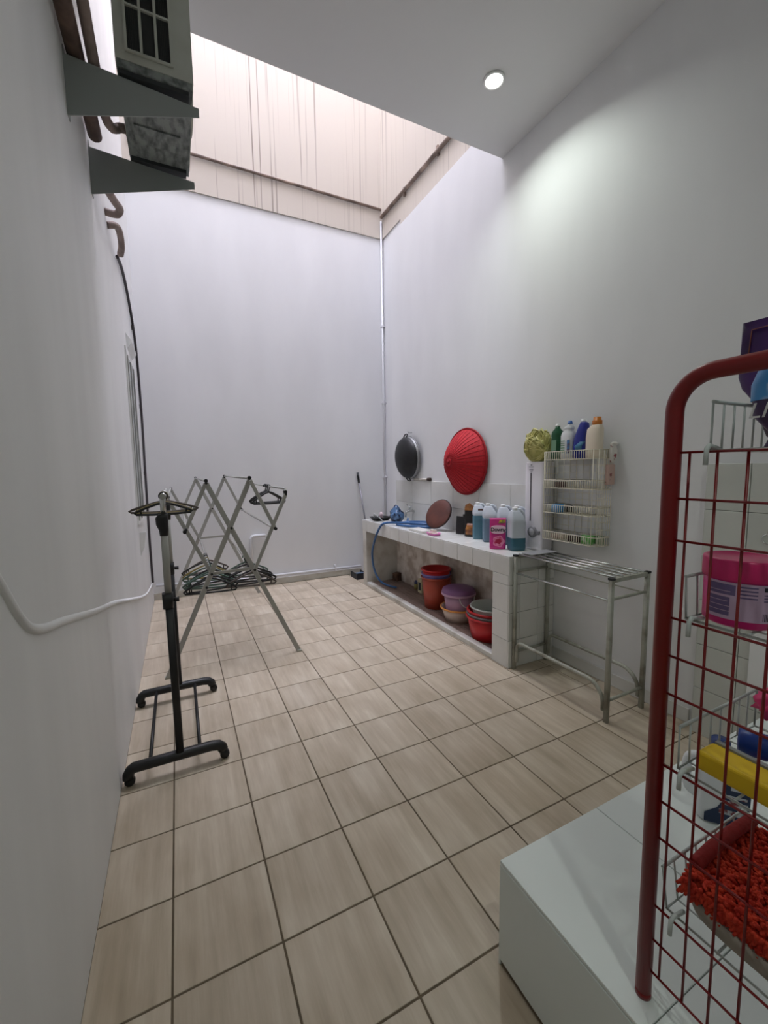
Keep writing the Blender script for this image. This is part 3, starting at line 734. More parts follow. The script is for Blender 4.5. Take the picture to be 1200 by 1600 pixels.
for k, (dx, dy, rz, dz) in enumerate(((-.018, -.04, .4, 0), (.02, -.025, -.5, 0), (-.012, .0, 1.2, .004), (.02, .02, .2, .002), (-.016, .04, -.3, 0), (.004, -.012, .8, .0255), (.0, .028, -.9, .0255))):
    bm = B(); add_box(bm, -.011, .011, -.019, .019, 0, .02); bevel_all(bm, .005, 2)
    o = obj('soap_piece', bm, M_soap); o.location = (2.185 + dx, 2.07 + dy, H + .0065 + dz); o.rotation_euler = (0, 0, rz)
    tag(o, 'small white soap piece lying in the pink dish', 'soap', 'soap pieces in the pink dish')
# brown disc leaning against the backsplash
dk = thing('grinding_plate', 'round dark brown plate leaning against the tiled backsplash', 'plate', (2.385, 2.30, H))
Md = Matrix.Translation((.0, 0, .168)) @ Matrix.Rotation(math.radians(14), 4, 'Z') @ Matrix.Rotation(math.radians(-62), 4, 'Y')
bm = B(); add_lathe(bm, [(0, .012), (.10, .006), (.145, .0), (.155, -.008), (.15, -.022), (.12, -.03), (0, -.032)], 44, Md); obj('disc', bm, mat('brown_clay', (104, 56, 42), .6, rgb2=(84, 44, 34), scale=8), dk)
bm = B(); add_lathe(bm, [(.150, -.002), (.157, -.008), (.153, -.02)], 44, Md); obj('edge_band', bm, mat('dark_clay', (58, 38, 33), .6), dk)

# standing pouches and jugs
def pouch(name, label, base, rz, w, h, d, m, group=None, top_d=.008, lean=0.0):
    t = thing(name, label, 'pouch', base, rz, group)
    bm = B(); add_loft(bm, [(0.0, w * .96, d, 0, 0, 3), (h * .06, w, d * 1.05, 0, 0, 3), (h * .3, w, d * .95, 0, lean * .3, 3), (h * .6, w * .99, d * .7, 0, lean * .6, 3.5), (h * .85, w, d * .3, 0, lean * .9, 5), (h * .93, w, top_d, 0, lean, 8), (h, w, top_d * .8, 0, lean, 8)], 32)
    obj('body', bm, m, t); return t
M_pk1 = mat('black_print_pouch', (22, 18, 18), .3)
M_pk2 = mat('black_gold_print_pouch', (20, 16, 16), .3, rgb2=(176, 120, 60), scale=14, lo=.36, hi=.44)
M_gold = mat('gold_print', (190, 126, 60), .4, rgb2=(120, 64, 36), scale=24)
p = pouch('refill_pouch', 'small plain black refill pouch beside the brown plate', (2.445, 2.00, H), -1.2, .10, .165, .06, M_pk1)
bm = B(); add_tube(bm, [(.03, 0, .155), (.034, 0, .185)], .012, 10); obj('spout', bm, M_pk1, p)
obj('side_stripe', boxm(.0495, .051, -.012, .012, .015, .12), M_white, p)
p = pouch('refill_pouch', 'tall black pouch with gold flower print and torn top', (2.43, 1.83, H), -.9, .12, .265, .065, M_pk1)
bm = B(); add_loft(bm, [(.02, .085, .004, 0, -.034, 6), (.07, .09, .004, 0, -.034, 6), (.12, .06, .004, .0, -.031, 4)], 20); obj('gold_flower_print', bm, M_gold, p)
bm = B(); add_prism(bm, [(-.06, 0), (.06, 0), (.055, .055), (.02, .04), (-.01, .07), (-.05, .05)], .003, Matrix.Translation((0, -.006, .235)) @ Matrix.Rotation(PI / 2 + .25, 4, 'X')); obj('torn_flap', bm, M_gold, p)

M_hdpe = mat('milky_jug_plastic', (216, 222, 230), .35, trans=.15)
M_liq1 = mat('blue_green_liquid', (88, 130, 146), .25)
M_liq2 = mat('grey_blue_liquid', (108, 132, 150), .25)
M_liq3 = mat('deep_teal_liquid', (56, 102, 118), .25)
def jug(label, base, rz, level, mliq, h=.30, w=.115, d=.105, tagbox=False):
    t = thing('plastic_jug', label, 'jug', base, rz, 'milky jugs on the counter')
    def sec(z):
        k = z / h
        if k < .03: return (z, w * .9, d * .9, 0, 0)
        if k < .72: return (z, w * (1 - (.02 if int(k * 24) % 4 == 0 else 0)), d * (1 - (.02 if int(k * 24) % 4 == 0 else 0)), 0, 0)
        q = (k - .72) / .28
        return (z, w * (1 - .55 * q ** 1.6), d * (1 - .62 * q ** 1.3), -w * .12 * q, 0)
    zs_ = [0, .012] + [h * k / 24 for k in range(2, 24)] + [h * .985]
    lo = [sec(z) for z in zs_ if z < level] + [sec(level)]; hi = [sec(level + .0005)] + [sec(z) for z in zs_ if z > level + .002]
    bm = B(); add_loft(bm, lo, 28, 5); obj('liquid', bm, mliq, t)
    bm = B(); add_loft(bm, hi, 28, 5); b_ = obj('body', bm, M_hdpe, t)
    bm = B(); add_tube(bm, smooth_path([(-w * .05, 0, h * .985), (w * .22, 0, h * .99), (w * .42, 0, h * .9), (w * .47, 0, h * .78), (w * .43, 0, h * .68)], 5), .013, 10); obj('handle', bm, M_hdpe, b_)
    bm = B(); add_lathe(bm, [(.017, 0), (.019, .002), (.019, .018), (.016, .022), (0, .022)], 18, Matrix.Translation((-w * .13, 0, h * .985))); obj('cap', bm, M_white, b_)
    if tagbox:
        bm = B(); add_box(bm, -.018, .022, -.043, -.039, h * .80, h * .88); obj('sticker', bm, mat('brown_sticker', (92, 62, 50), .5), b_)
    return t
jug('milky jug three quarters full of blue-green liquid beside the gold pouch', (2.415, 1.70, H), -.55, .205, M_liq1, tagbox=True)
jug('milky jug of grey-blue liquid second from the gold pouch', (2.40, 1.55, H), -.55, .20, M_liq2)
jug('milky jug mostly hidden behind the pink refill pouch', (2.43, 1.405, H), -.55, .20, M_liq2)
jug('milky jug of deep teal liquid squeezed behind the half empty jug', (2.445, 1.27, H), -.55, .195, M_liq3)
jug('milky jug one third full of teal liquid next to the rice dispenser', (2.325, 1.165, H), -.35, .095, M_liq3)

# pink softener pouch with lettering
M_pinkp = mat('pink_foil_pouch', (226, 62, 150), .3, rgb2=(206, 40, 128), scale=10)
dw = pouch('softener_pouch', 'bright pink fabric softener pouch with rose print in front of jugs', (2.235, 1.265, H), -.60, .118, .235, .05, M_pinkp)
Mt = Matrix.Translation((0, -.0245, .15)) @ Matrix.Rotation(PI / 2 - .12, 4, 'X')
bm = B(); add_loft(bm, [(0, .114, .062, 0, 0, 2.8), (.0008, .112, .06, 0, 0, 2.8)], 32, M=Mt @ Matrix.Translation((0, 0, -.0002))); obj('white_badge', bm, mat('pale_pink_print', (248, 206, 226), .4), dw)
text_mesh('lettering', 'Downy', .041, mat('black_print', (20, 20, 26), .4), dw, Mt @ Matrix.Translation((0, -.001, .0016)), space=.9, bold=.0009)
M_rose = mat('rose_print', (206, 36, 92), .4, rgb2=(246, 150, 190), scale=34, lo=.42, hi=.6)
Mr = Matrix.Translation((.004, -.0268, .062)) @ Matrix.Rotation(PI / 2 - .02, 4, 'X')
for k, (rr, mm2) in enumerate(((.042, mat('light_rose_print', (244, 140, 186), .4)), (.033, M_rose), (.02, mat('deep_rose_print', (186, 20, 72), .4)))):
    bm = B(); pl = [(rr * (1 + .1 * math.cos(5 * a)) * math.cos(a), rr * (1 + .1 * math.cos(5 * a)) * math.sin(a)) for a in [2 * PI * q / 40 for q in range(40)]]
    add_prism(bm, pl, .0006, Mr @ Matrix.Translation((0, 0, .0002 + .0006 * k))); obj('rose_print', bm, mm2, dw)
bm = B(); add_prism(bm, [(.0, 0), (.05, .004), (.05, .03), (.012, .026)], .001, Matrix.Translation((.002, -.0105, .195)) @ Matrix.Rotation(PI / 2 - .25, 4, 'X')); obj('green_yellow_flash', bm, mat('yellow_green_print', (226, 196, 40), .4, rgb2=(70, 90, 50), scale=40), dw)

# rice dispenser
rd = thing('rice_dispenser', 'tall white rice dispenser with dark slot and grey dial beside wire shelf', 'rice dispenser', (2.475, 1.115, H))
M_rdw = mat('white_plastic_body', (236, 232, 238), .3)
bm = B(); add_loft(bm, [(H, .112, .165, 2.478, 1.100), (H + .02, .122, .175, 2.478, 1.100), (1.44, .122, .175, 2.478, 1.100), (1.452, .112, .165, 2.478, 1.100)], 40, 7); obj('body', bm, M_rdw, rd, world=True)
obj('sight_slot', boxm(2.4145, 2.418, 1.118, 1.126, 1.02, 1.375), mat('slot_dark', (46, 34, 48), .4), rd, world=True)
bm = B(); add_lathe(bm, [(.04, 0), (.042, .01), (.036, .018), (0, .019)], 28, Matrix.Translation((2.418, 1.094, .943)) @ Matrix.Rotation(-PI / 2, 4, 'Y')); dl = obj('dial', bm, mat('grey_dial', (124, 122, 126), .4), rd, world=True)
bm = B(); add_lathe(bm, [(.026, 0), (.024, .004), (0, .004)], 24, Matrix.Translation((2.4, 1.094, .943)) @ Matrix.Rotation(-PI / 2, 4, 'Y')); obj('dial_face', bm, mat('light_grey_dial', (176, 174, 178), .3), dl, world=True)
bm = B(); add_box(bm, 2.404, 2.4175, 1.025, 1.07, .928, .956); bevel_all(bm, .004, 2); obj('dial_arm', bm, MATS['grey_dial'], rd, world=True)
M_prt = mat('grey_print', (120, 116, 128), .5)
bm = B()
for (a, b, zz0, zz1) in ((1.116, 1.128, 1.428, 1.434), (1.10, 1.145, 1.416, 1.418), (1.103, 1.14, 1.392, 1.40), (1.11, 1.133, 1.382, 1.385)): add_box(bm, 2.4155, 2.4172, a, b, zz0, zz1)
obj('front_print', bm, M_prt, rd, world=True)

# yellow bundle on the dispenser
yb_ = thing('yellow_bundle', 'crumpled yellow-green bundle of plastic strips on top of the rice dispenser', 'bundle', (2.456, 1.10, 1.453))
bm = B(); bmesh.ops.create_icosphere(bm, subdivisions=4, radius=1.0)
for v in bm.verts:
    n = v.co.copy(); k = 1 + .07 * math.sin(7 * n.x + 5 * n.z) + .05 * math.cos(11 * n.y + 6 * n.z)
    v.co = Vector((n.x * .070, n.y * .105, n.z * .116 + .108)) * k; v.co.z = max(v.co.z, .0015)
for f in bm.faces: f.smooth = True
obj('core', bm, mat('yellow_green_film', (206, 200, 124), .4, rgb2=(150, 146, 70), scale=14, bump=.5), yb_)
M_yg = mat('pale_yellow_strip', (222, 216, 146), .35, rgb2=(186, 180, 100), scale=20)
for k in range(16):
    n = Vector((random.uniform(-1, 1), random.uniform(-.6, .6), random.uniform(-1, 1))).normalized(); u = n.orthogonal().normalized(); w_ = n.cross(u)
    off = random.uniform(-.35, .35); rr = math.sqrt(1 - off * off); pts = []
    for q in range(28):
        a = 2 * PI * q / 28; d_ = n * off + (u * math.cos(a) + w_ * math.sin(a)) * rr
        k2 = 1 + .07 * math.sin(7 * d_.x + 5 * d_.z) + .05 * math.cos(11 * d_.y + 6 * d_.z)
        c_ = Vector((d_.x * .070, d_.y * .105, d_.z * .116 + .108)) * k2 * 1.02; c_.z = max(c_.z, .006); pts.append(c_)
    bm = B(); add_tube(bm, pts, .006, 6, closed=True, flat=.45); obj('strip', bm, M_yg, yb_)

# ------------------------------------------------------------------ cream wire shelf on the right wall
SX0, SX1, SY0, SY1 = 2.404, 2.538, .575, .99
ws = thing('wire_wall_shelf', 'cream wire shelf unit of four tiers hung on the right wall', 'wall shelf', (2.47, .78, .905))
TZ = (1.463, 1.27, 1.10, .912)
def rod(bm, a, b, r=.0022, seg=5): add_tube(bm, [a, b], r, seg)
for z in TZ:
    bm = B(); zt = z + .055
    loop = lambda zz: [(SX1, SY1, zz), (SX0, SY1, zz), (SX0, SY0 + .03, zz), (SX0 + .01, SY0 + .008, zz), (SX0 + .03, SY0, zz), (SX1, SY0, zz)]
    add_tube(bm, loop(zt), .0026, 6, closed=True); add_tube(bm, loop(z), .0022, 6, closed=True)
    n = 22
    for k in range(n + 1):
        y = SY0 + .03 + (SY1 - SY0 - .03) * k / n; rod(bm, (SX0, y, z), (SX0, y, zt)); rod(bm, (SX1, y, z), (SX1, y, zt))
        rod(bm, (SX0, y, z), (SX1, y, z), .0015)
    for k in range(1, 6):
        x = SX0 + (SX1 - SX0) * k / 6
        for y in (SY0, SY1): rod(bm, (x, y, z), (x, y, zt))
    obj('tier', bm, M_cream, ws, world=True)
for y in (SY0, SY1):
    bm = B()
    for k in range(7): x = SX0 + .012 + (SX1 - SX0 - .012) * k / 6; rod(bm, (x, y, TZ[3]), (x, y, TZ[0] + .055), .0019)
    for k in range(13): z = TZ[3] + (TZ[0] + .055 - TZ[3]) * k / 12; rod(bm, (SX0 + .01, y, z), (SX1, y, z), .0017)
    obj('side_grid', bm, M_cream, ws, world=True)
bm = B()
for y in (SY0 + .03, SY1 - .002): rod(bm, (SX0, y, TZ[3]), (SX0, y, TZ[0] + .055), .0026, 6)
obj('front_posts', bm, M_cream, ws, world=True)
bm = B()
for k in range(14): z = TZ[3] + (TZ[0] + .055 - TZ[3]) * k / 13; rod(bm, (SX1, SY0, z), (SX1, SY1, z), .0016)
for k in range(9): y = SY0 + (SY1 - SY0) * k / 8; rod(bm, (SX1, y, TZ[3]), (SX1, y, TZ[0] + .055), .0016)
obj('back_grid', bm, M_cream, ws, world=True)

def bottle(label, base, rz, secs, m, cap, group='bottles on the wire shelf', n=3.0, name='cleaner_bottle', extras=()):
    t = thing(name, label, 'bottle', base, rz, group)
    bm = B(); add_loft(bm, secs, 28, n); obj('body', bm, m, t)
    if cap:
        mc, r, z0, z1 = cap[:4]; cx = cap[4] if len(cap) > 4 else 0
        bm = B(); add_lathe(bm, [(r * .9, z0), (r, z0 + .003), (r, z0 + (z1 - z0) * .55), (r * .78, z0 + (z1 - z0) * .6), (r * .74, z1), (0, z1)], 18, Matrix.Translation((cx, 0, 0))); obj('cap', bm, mc, t)
    for nm, b_, mm2 in extras: obj(nm, b_, mm2, t)
    return t
zt = TZ[0] + .0035
M_grn = mat('green_bottle', (16, 82, 46), .3); M_wht = mat('white_bottle', (228, 230, 232), .35); M_blu = mat('blue_bottle', (26, 40, 140), .3)
M_crm = mat('cream_bottle', (240, 226, 206), .4); M_org = mat('orange_cap', (200, 116, 30), .4); M_bcap = mat('blue_cap', (36, 96, 176), .4)
M_lab = mat('label_blue', (60, 126, 180), .4, rgb2=(90, 30, 50), scale=30); M_lprint = mat('white_green_print', (120, 160, 130), .5)
RZ = -PI / 2
e = B(); add_box(e, -.02, .02, -.0345, -.033, .06, .13)
bottle('dark green cleaner bottle with white cap next to the yellow bundle', (2.446, .920, zt), RZ,
       [(0, .07, .062, 0, 0), (.01, .075, .066, 0, 0), (.14, .075, .066, 0, 0), (.15, .07, .062, 0, 0), (.16, .078, .066, 0, 0), (.185, .07, .06, 0, 0), (.21, .034, .034, 0, 0, 2), (.225, .03, .03, 0, 0, 2)], M_grn, (M_white, .016, .222, .24),
       extras=[('label_print', e, M_lprint)])
e = B(); add_box(e, .018, .04, -.036, -.034, .035, .125); e2 = B()
for k in range(6): add_box(e2, -.034, .0, -.0362, -.0345, .04 + .015 * k, .046 + .015 * k)
bottle('white cleaner bottle with blue stripe label and blue cap', (2.446, .829, zt), RZ,
       [(0, .09, .066, 0, 0), (.008, .095, .07, 0, 0), (.15, .095, .07, 0, 0), (.175, .08, .062, 0, 0), (.19, .05, .046, .005, 0), (.198, .066, .05, .005, 0), (.208, .062, .05, .005, 0), (.222, .03, .03, .01, 0, 2), (.235, .028, .028, .01, 0, 2)], M_wht, (M_bcap, .016, .228, .25, .01),
       extras=[('label', e, M_lab), ('label_print', e2, M_lprint)])
bottle('white bottle with blue cap half hidden behind the blue striped one', (2.511, .872, zt), RZ,
       [(0, .06, .042, 0, 0), (.16, .06, .042, 0, 0), (.2, .03, .03, 0, 0, 2), (.225, .026, .026, 0, 0, 2)], M_wht, (M_bcap, .014, .22, .238))
bottle('plain white bottle with white cap behind the blue bottle', (2.511, .775, zt), RZ,
       [(0, .075, .042, 0, 0), (.15, .075, .042, 0, 0), (.19, .05, .04, 0, 0), (.215, .03, .03, .006, 0, 2), (.232, .028, .028, .006, 0, 2)], M_wht, (M_white, .02, .225, .25, .006))
e = B(); add_loft(e, [(.05, .05, .074, .008, 0, 5), (.08, .062, .0745, .004, 0, 5), (.105, .03, .073, .03, 0, 5)], 20)
bottle('royal blue toilet cleaner bottle with slanted neck and white cap', (2.446, .732, zt), RZ,
       [(0, .088, .066, 0, 0), (.01, .092, .07, 0, 0), (.11, .088, .07, .002, 0), (.16, .076, .06, .008, 0), (.2, .066, .05, .018, 0), (.222, .05, .044, .022, 0), (.232, .034, .034, .016, 0)], M_blu, (M_wht, .016, .23, .252, .012),
       extras=[('wave_label', e, mat('teal_label', (66, 124, 160), .4))])
bottle('cream softener bottle with stepped orange cap on wire shelf', (2.447, .634, zt), RZ,
       [(0, .095, .07, 0, 0), (.008, .10, .074, 0, 0), (.13, .10, .074, 0, 0), (.18, .094, .07, .004, 0), (.2, .06, .056, .014, 0), (.206, .052, .05, .014, 0, 2)], M_crm, (M_org, .029, .204, .252, .014))

# packets at the near side of the shelf
M_flor = mat('floral_plastic', (228, 222, 214), .35, rgb2=(150, 60, 66), scale=26, lo=.36, hi=.43)
fp = thing('floral_packet', 'white floral packet hanging at the near end of wire shelf', 'packet', (2.507, .548, 1.43))
bm = B(); add_loft(bm, [(1.43, .03, .012, 2.507, .553), (1.47, .05, .03, 2.507, .548), (1.51, .058, .036, 2.505, .547), (1.535, .04, .02, 2.507, .548), (1.552, .066, .03, 2.51, .545), (1.562, .03, .012, 2.512, .545)], 20, 3); obj('body', bm, M_flor, fp, world=True)
pk = B(); add_box(pk, 2.465, 2.53, .545, .569, 1.30, 1.425); bevel_all(pk, .006, 2)
single('pink_packet', pk, mat('dusty_pink_film', (214, 180, 168), .4, rgb2=(140, 74, 68), scale=22, lo=.32, hi=.40), 'dusty pink packet hanging on the near side of wire shelf', 'packet', (2.49, .56, 1.30))
# small things on lower tiers
def small_box(name, label, cat, x, y, z, dx, dy, dz, m, rz=0.0, bev=.004, group=None):
    bm = B(); add_box(bm, -dx / 2, dx / 2, -dy / 2, dy / 2, 0, dz); bevel_all(bm, bev, 2)
    o = obj(name, bm, m); o.location = (x, y, z); o.rotation_euler = (0, 0, rz); return tag(o, label, cat, group)
small_box('scrub_block', 'dark brown block on the second tier of wire shelf', 'block', 2.47, .90, TZ[1] + .0035, .05, .07, .04, mat('dark_brown', (74, 44, 40), .6), .3)
bm = B(); add_loft(bm, [(0, .07, .08, 0, 0), (.03, .075, .085, 0, 0), (.055, .06, .07, 0, 0)], 20, 3)
o = obj('blue_sponge', bm, mat('bright_blue_sponge', (50, 132, 190), .7, bump=.3, bscale=90)); o.location = (2.45, .905, TZ[2] + .0035); tag(o, 'bright blue sponge on the third tier of the wire shelf', 'sponge')
small_box('black_clip', 'small black clip beside the blue sponge', 'clip', 2.5, .855, TZ[2] + .0035, .02, .05, .05, M_black, .2)
small_box('brown_soap_bar', 'dark brown soap bar on the bottom tier of wire shelf', 'soap', 2.46, .76, TZ[3] + .0035, .05, .09, .04, mat('dark_soap', (58, 38, 34), .5), .1)
small_box('beige_pack', 'beige wrapped pack at the far end of bottom shelf tier', 'pack', 2.47, .90, TZ[3] + .0035, .06, .11, .035, mat('beige_wrap', (196, 178, 160), .5, rgb2=(130, 104, 92), scale=40), -.1)
M_gpk = mat('green_wrapper', (100, 176, 84), .4, rgb2=(190, 214, 180), scale=30, lo=.36, hi=.46)
small_box('green_packet', 'green wrapped packet at the near end of bottom shelf tier', 'packet', 2.455, .665, TZ[3] + .0035, .05, .075, .055, M_gpk, .3)
small_box('green_packet', 'darker green packet leaning at the wall side of bottom shelf tier', 'packet', 2.51, .625, TZ[3] + .0035, .04, .06, .05, mat('dark_green_wrapper', (62, 120, 58), .4, rgb2=(130, 170, 120), scale=30), -.2)

# ------------------------------------------------------------------ buckets and basins under the counter
def vessel(name, label, cat, c, r0, r1, h, m, rimw=.012, group=None, rim_m=None, handle=None, z=None):
    t = thing(name, label, cat, c, 0, group)
    bm = B(); add_lathe(bm, [(0, 0), (r0, 0), (r0 + (r1 - r0) * .5, h * .5), (r1, h), (r1 - .003, h), (r0 + (r1 - r0) * .5 - .003, h * .5), (r0 - .003, .004), (0, .004)], 44); obj('shell', bm, m, t)
    bm = B(); add_lathe(bm, [(r1 - .002, h - .016), (r1 + rimw * .7, h - .014), (r1 + rimw, h - .004), (r1 + rimw * .6, h + .002), (r1 - .003, h)], 44); obj('rim', bm, rim_m or m, t)
    if handle:
        mh, drop = handle
        pts = [((r1 + rimw) * math.cos(a) * 1.0, 0, 0) for a in (0, PI)]
        P_ = []
        for k in range(17):
            a = PI * k / 16; P_.append(((r1 + rimw + .004) * math.cos(a) * -.55 + 0, -(r1 + rimw + .004) * math.sin(a) if 0 else -(r1 + rimw + .006) * math.sqrt(max(0, 1 - (.55 * math.cos(a)) ** 2)), h - .01 - drop * math.sin(a)))
        bm = B(); add_tube(bm, P_, .004, 6); obj('handle', bm, mh, t)
    return t
ZF = .0325
c1 = (2.362, 2.30)
M_rust = mat('rust_red_plastic', (172, 70, 50), .4); M_redp = mat('red_plastic', (196, 28, 34), .35); M_vio = mat('violet_plastic', (120, 104, 170), .4)
vessel('bucket', 'rust-red plastic bucket holding two nested buckets under the counter', 'bucket', (*c1, ZF), .112, .145, .315, M_rust, .008, 'nested buckets', handle=(M_rust, .09))
vessel('bucket', 'violet bucket nested between the rust-red and red buckets', 'bucket', (*c1, ZF + .048), .108, .141, .30, M_vio, .009, 'nested buckets')
vessel('bucket', 'bright red bucket on top of the nested stack', 'bucket', (*c1, ZF + .078), .106, .139, .315, M_redp, .014, 'nested buckets')
c2 = (2.345, 1.90)
M_crmb = mat('cream_plastic', (216, 196, 184), .4); M_orr = mat('orange_plastic', (224, 150, 74), .4)
vessel('basin', 'cream basin with orange rim under the lilac bucket', 'basin', (*c2, ZF), .12, .158, .125, M_crmb, .012, rim_m=M_orr)
M_lil = mat('lilac_plastic', (190, 150, 178), .4); M_pur = mat('purple_lid_plastic', (140, 96, 142), .4)
lb = vessel('lidded_bucket', 'lilac bucket with purple lid and white handle sitting in cream basin', 'bucket', (*c2, ZF + .0045), .105, .135, .25, M_lil, .01, handle=(M_white, .095))
bm = B(); add_lathe(bm, [(.150, .235), (.152, .262), (.145, .285), (.12, .297), (.05, .303), (0, .304)], 44); lid = obj('lid', bm, M_pur, lb)
bm = B(); add_lathe(bm, [(.152, .232), (.157, .236), (.157, .25), (.152, .254)], 44); obj('lid_band', bm, M_lil, lid)
c3 = (2.331, 1.455)
vessel('basin', 'large deep red basin at the near end under the counter', 'basin', (*c3, ZF), .148, .185, .185, M_redp, .012, 'nested red basins')
M_gr = mat('grey_plastic', (120, 112, 112), .5)
vessel('basin', 'grey basin nested inside the large red basin', 'basin', (*c3, ZF + .042), .142, .179, .165, M_gr, .012, 'nested red basins')
vessel('basin', 'red basin nested on top of the grey basin', 'basin', (*c3, ZF + .058), .138, .177, .175, M_redp, .012, 'nested red basins')
M_wbas = mat('white_mint_plastic', (214, 218, 212), .35); M_mint = mat('mint_plastic', (120, 176, 160), .4, rgb2=(60, 110, 98), scale=9)
t = vessel('basin', 'white basin with mint inside resting on the stacked red basins', 'basin', (2.338, 1.455, ZF + .105), .112, .156, .155, M_wbas, .012)
bm = B(); add_lathe(bm, [(0, .012), (.105, .012), (.125, .07)], 40); obj('mint_inside', bm, M_mint, t)
bx_ = thing('small_carton', 'small cream carton with dark window beside the rust-red bucket', 'carton', (2.48, 2.775, ZF))
bm = B(); add_box(bm, 2.455, 2.51, 2.735, 2.815, ZF, ZF + .155); bevel_all(bm, .003, 1); obj('box', bm, mat('cream_card', (206, 196, 160), .6), bx_, world=True)
obj('dark_window', boxm(2.4535, 2.456, 2.75, 2.80, ZF + .03, ZF + .12), mat('dark_print', (44, 50, 52), .5), bx_, world=True)
bottle('small blue and yellow bottle against the wall under the counter', (2.50, 2.93, ZF), 0, [(0, .035, .05, 0, 0), (.06, .035, .05, 0, 0)], mat('olive_label', (150, 142, 84), .5), (mat('navy_cap', (60, 72, 110), .5), .02, .06, .10), group=None, name='small_bottle')
small_box('wood_block', 'rough brown wooden block in the far corner under the counter', 'block', 2.48, 3.36, ZF, .08, .08, .1, mat('rough_wood', (118, 90, 72), .8, rgb2=(80, 58, 46), scale=20), .3)

# ------------------------------------------------------------------ silver tube stand beside the counter
st = thing('tube_stand', 'silver metal tube stand with rod top between the counter and red rack', 'stand', (2.305, .63, 0))
HX0, HX1, HY0, HY1, HZ = 2.15, 2.46, .275, .985, .815
for x in (HX0, HX1):
    for y in (HY0, HY1):
        bm = B(); add_loft(bm, [(.0, .024, .024, x, y), (HZ, .024, .024, x, y)], 16, 6); lg = obj('leg', bm, M_tube, st, world=True)
        obj('leg_cap', boxm(x - .0135, x + .0135, y - .0135, y + .0135, HZ - .008, HZ + .004), M_black, lg, world=True)
for y in (HY0, HY1):
    bm = B(); add_box(bm, HX0, HX1, y - .01, y + .01, HZ - .022, HZ); obj('top_end_rail', bm, M_tube, st, world=True)
    bm = B(); add_tube(bm, [(HX0, y, .70), (HX1, y, .70)], .009, 10); obj('end_rail', bm, M_tube, st, world=True)
    bm = B(); add_tube(bm, [(HX0, y, .125), (HX1, y, .125)], .009, 10); obj('low_end_rail', bm, M_tube, st, world=True)
for k in range(5):
    x = HX0 + .03 + (HX1 - HX0 - .06) * k / 4
    bm = B(); add_tube(bm, [(x, HY0, HZ + .002), (x, HY1, HZ + .002)], .0065, 8); obj('top_rod', bm, M_steel, st, world=True)
for x in (HX0, HX1):
    bm = B(); add_tube(bm, [(x, HY0, .69), (x, HY1, .69)], .0065 if x == HX0 else .0045, 8); obj('side_rod', bm, M_steel if x == HX0 else M_tube, st, world=True)
    zt_, r = .205, .11
    pts = [(x, HY0 + .023, .06)] + [(x, HY0 + .023 + r - r * math.cos(a), zt_ - r + r * math.sin(a)) for a in [PI / 2 * k / 8 for k in range(9)]] + \
          [(x, HY1 - .023 - .05 + .05 * math.sin(a), zt_ - .05 + .05 * math.cos(a)) for a in [PI / 2 * k / 6 for k in range(7)]] + [(x, HY1 - .023, .06)]
    bm = B(); add_tube(bm, pts, .0115, 10); obj('arched_brace', bm, M_tube, st, world=True)
bm = B(); add_box(bm, 2.19, 2.43, .88, .975, HZ + .0095, HZ + .017); bevel_all(bm, .003, 1)
single('grey_board', bm, mat('grey_plastic_board', (150, 150, 152), .4), 'flat grey board lying on the rods at the counter end of stand', 'board', (2.3, .93, HZ + .0095))

# ------------------------------------------------------------------ red wire rack on the platform
rk = thing('wire_rack', 'red tubular rack with red wire mesh standing on the white platform', 'rack', (.90, -.90, PZ))
YP0, YP1 = -.700, -1.12
r = .062; ztop = 1.572
pts = [(.90, YP0, PZ + .012), (.90, YP0, ztop - r)] + [(.90, YP0 - r + r * math.cos(a), ztop - r + r * math.sin(a)) for a in [PI / 2 * k / 10 for k in range(1, 11)]] + \
      [(.90, YP1 + r - r * math.sin(a), ztop - r + r * math.cos(a)) for a in [PI / 2 * k / 10 for k in range(0, 11)]] + [(.90, YP1, PZ + .012)]
bm = B(); add_tube(bm, pts, .0145, 20); obj('tube_frame', bm, M_red, rk, world=True)
for y in (YP0, YP1):
    bm = B(); add_tube(bm, [(.90, y, PZ + .0004), (.90, y, PZ + .013)], .0146, 20); obj('foot_cap', bm, M_red, rk, world=True)
for z in (1.438, 1.356, 1.280, 1.135, 1.062, .988, .843, .767, .690, .542, .466, .393):
    bm = B(); add_tube(bm, [(.90, YP0 - .01, z), (.90, YP1 + .01, z)], .0024, 6); obj('horizontal_wire', bm, M_red, rk, world=True)
for k in range(9):
    y = -.7265 - .0425 * k
    bm = B(); add_tube(bm, [(.9042, y, 1.438), (.9042, y, .393)], .0024, 6); obj('vertical_wire', bm, M_red, rk, world=True)

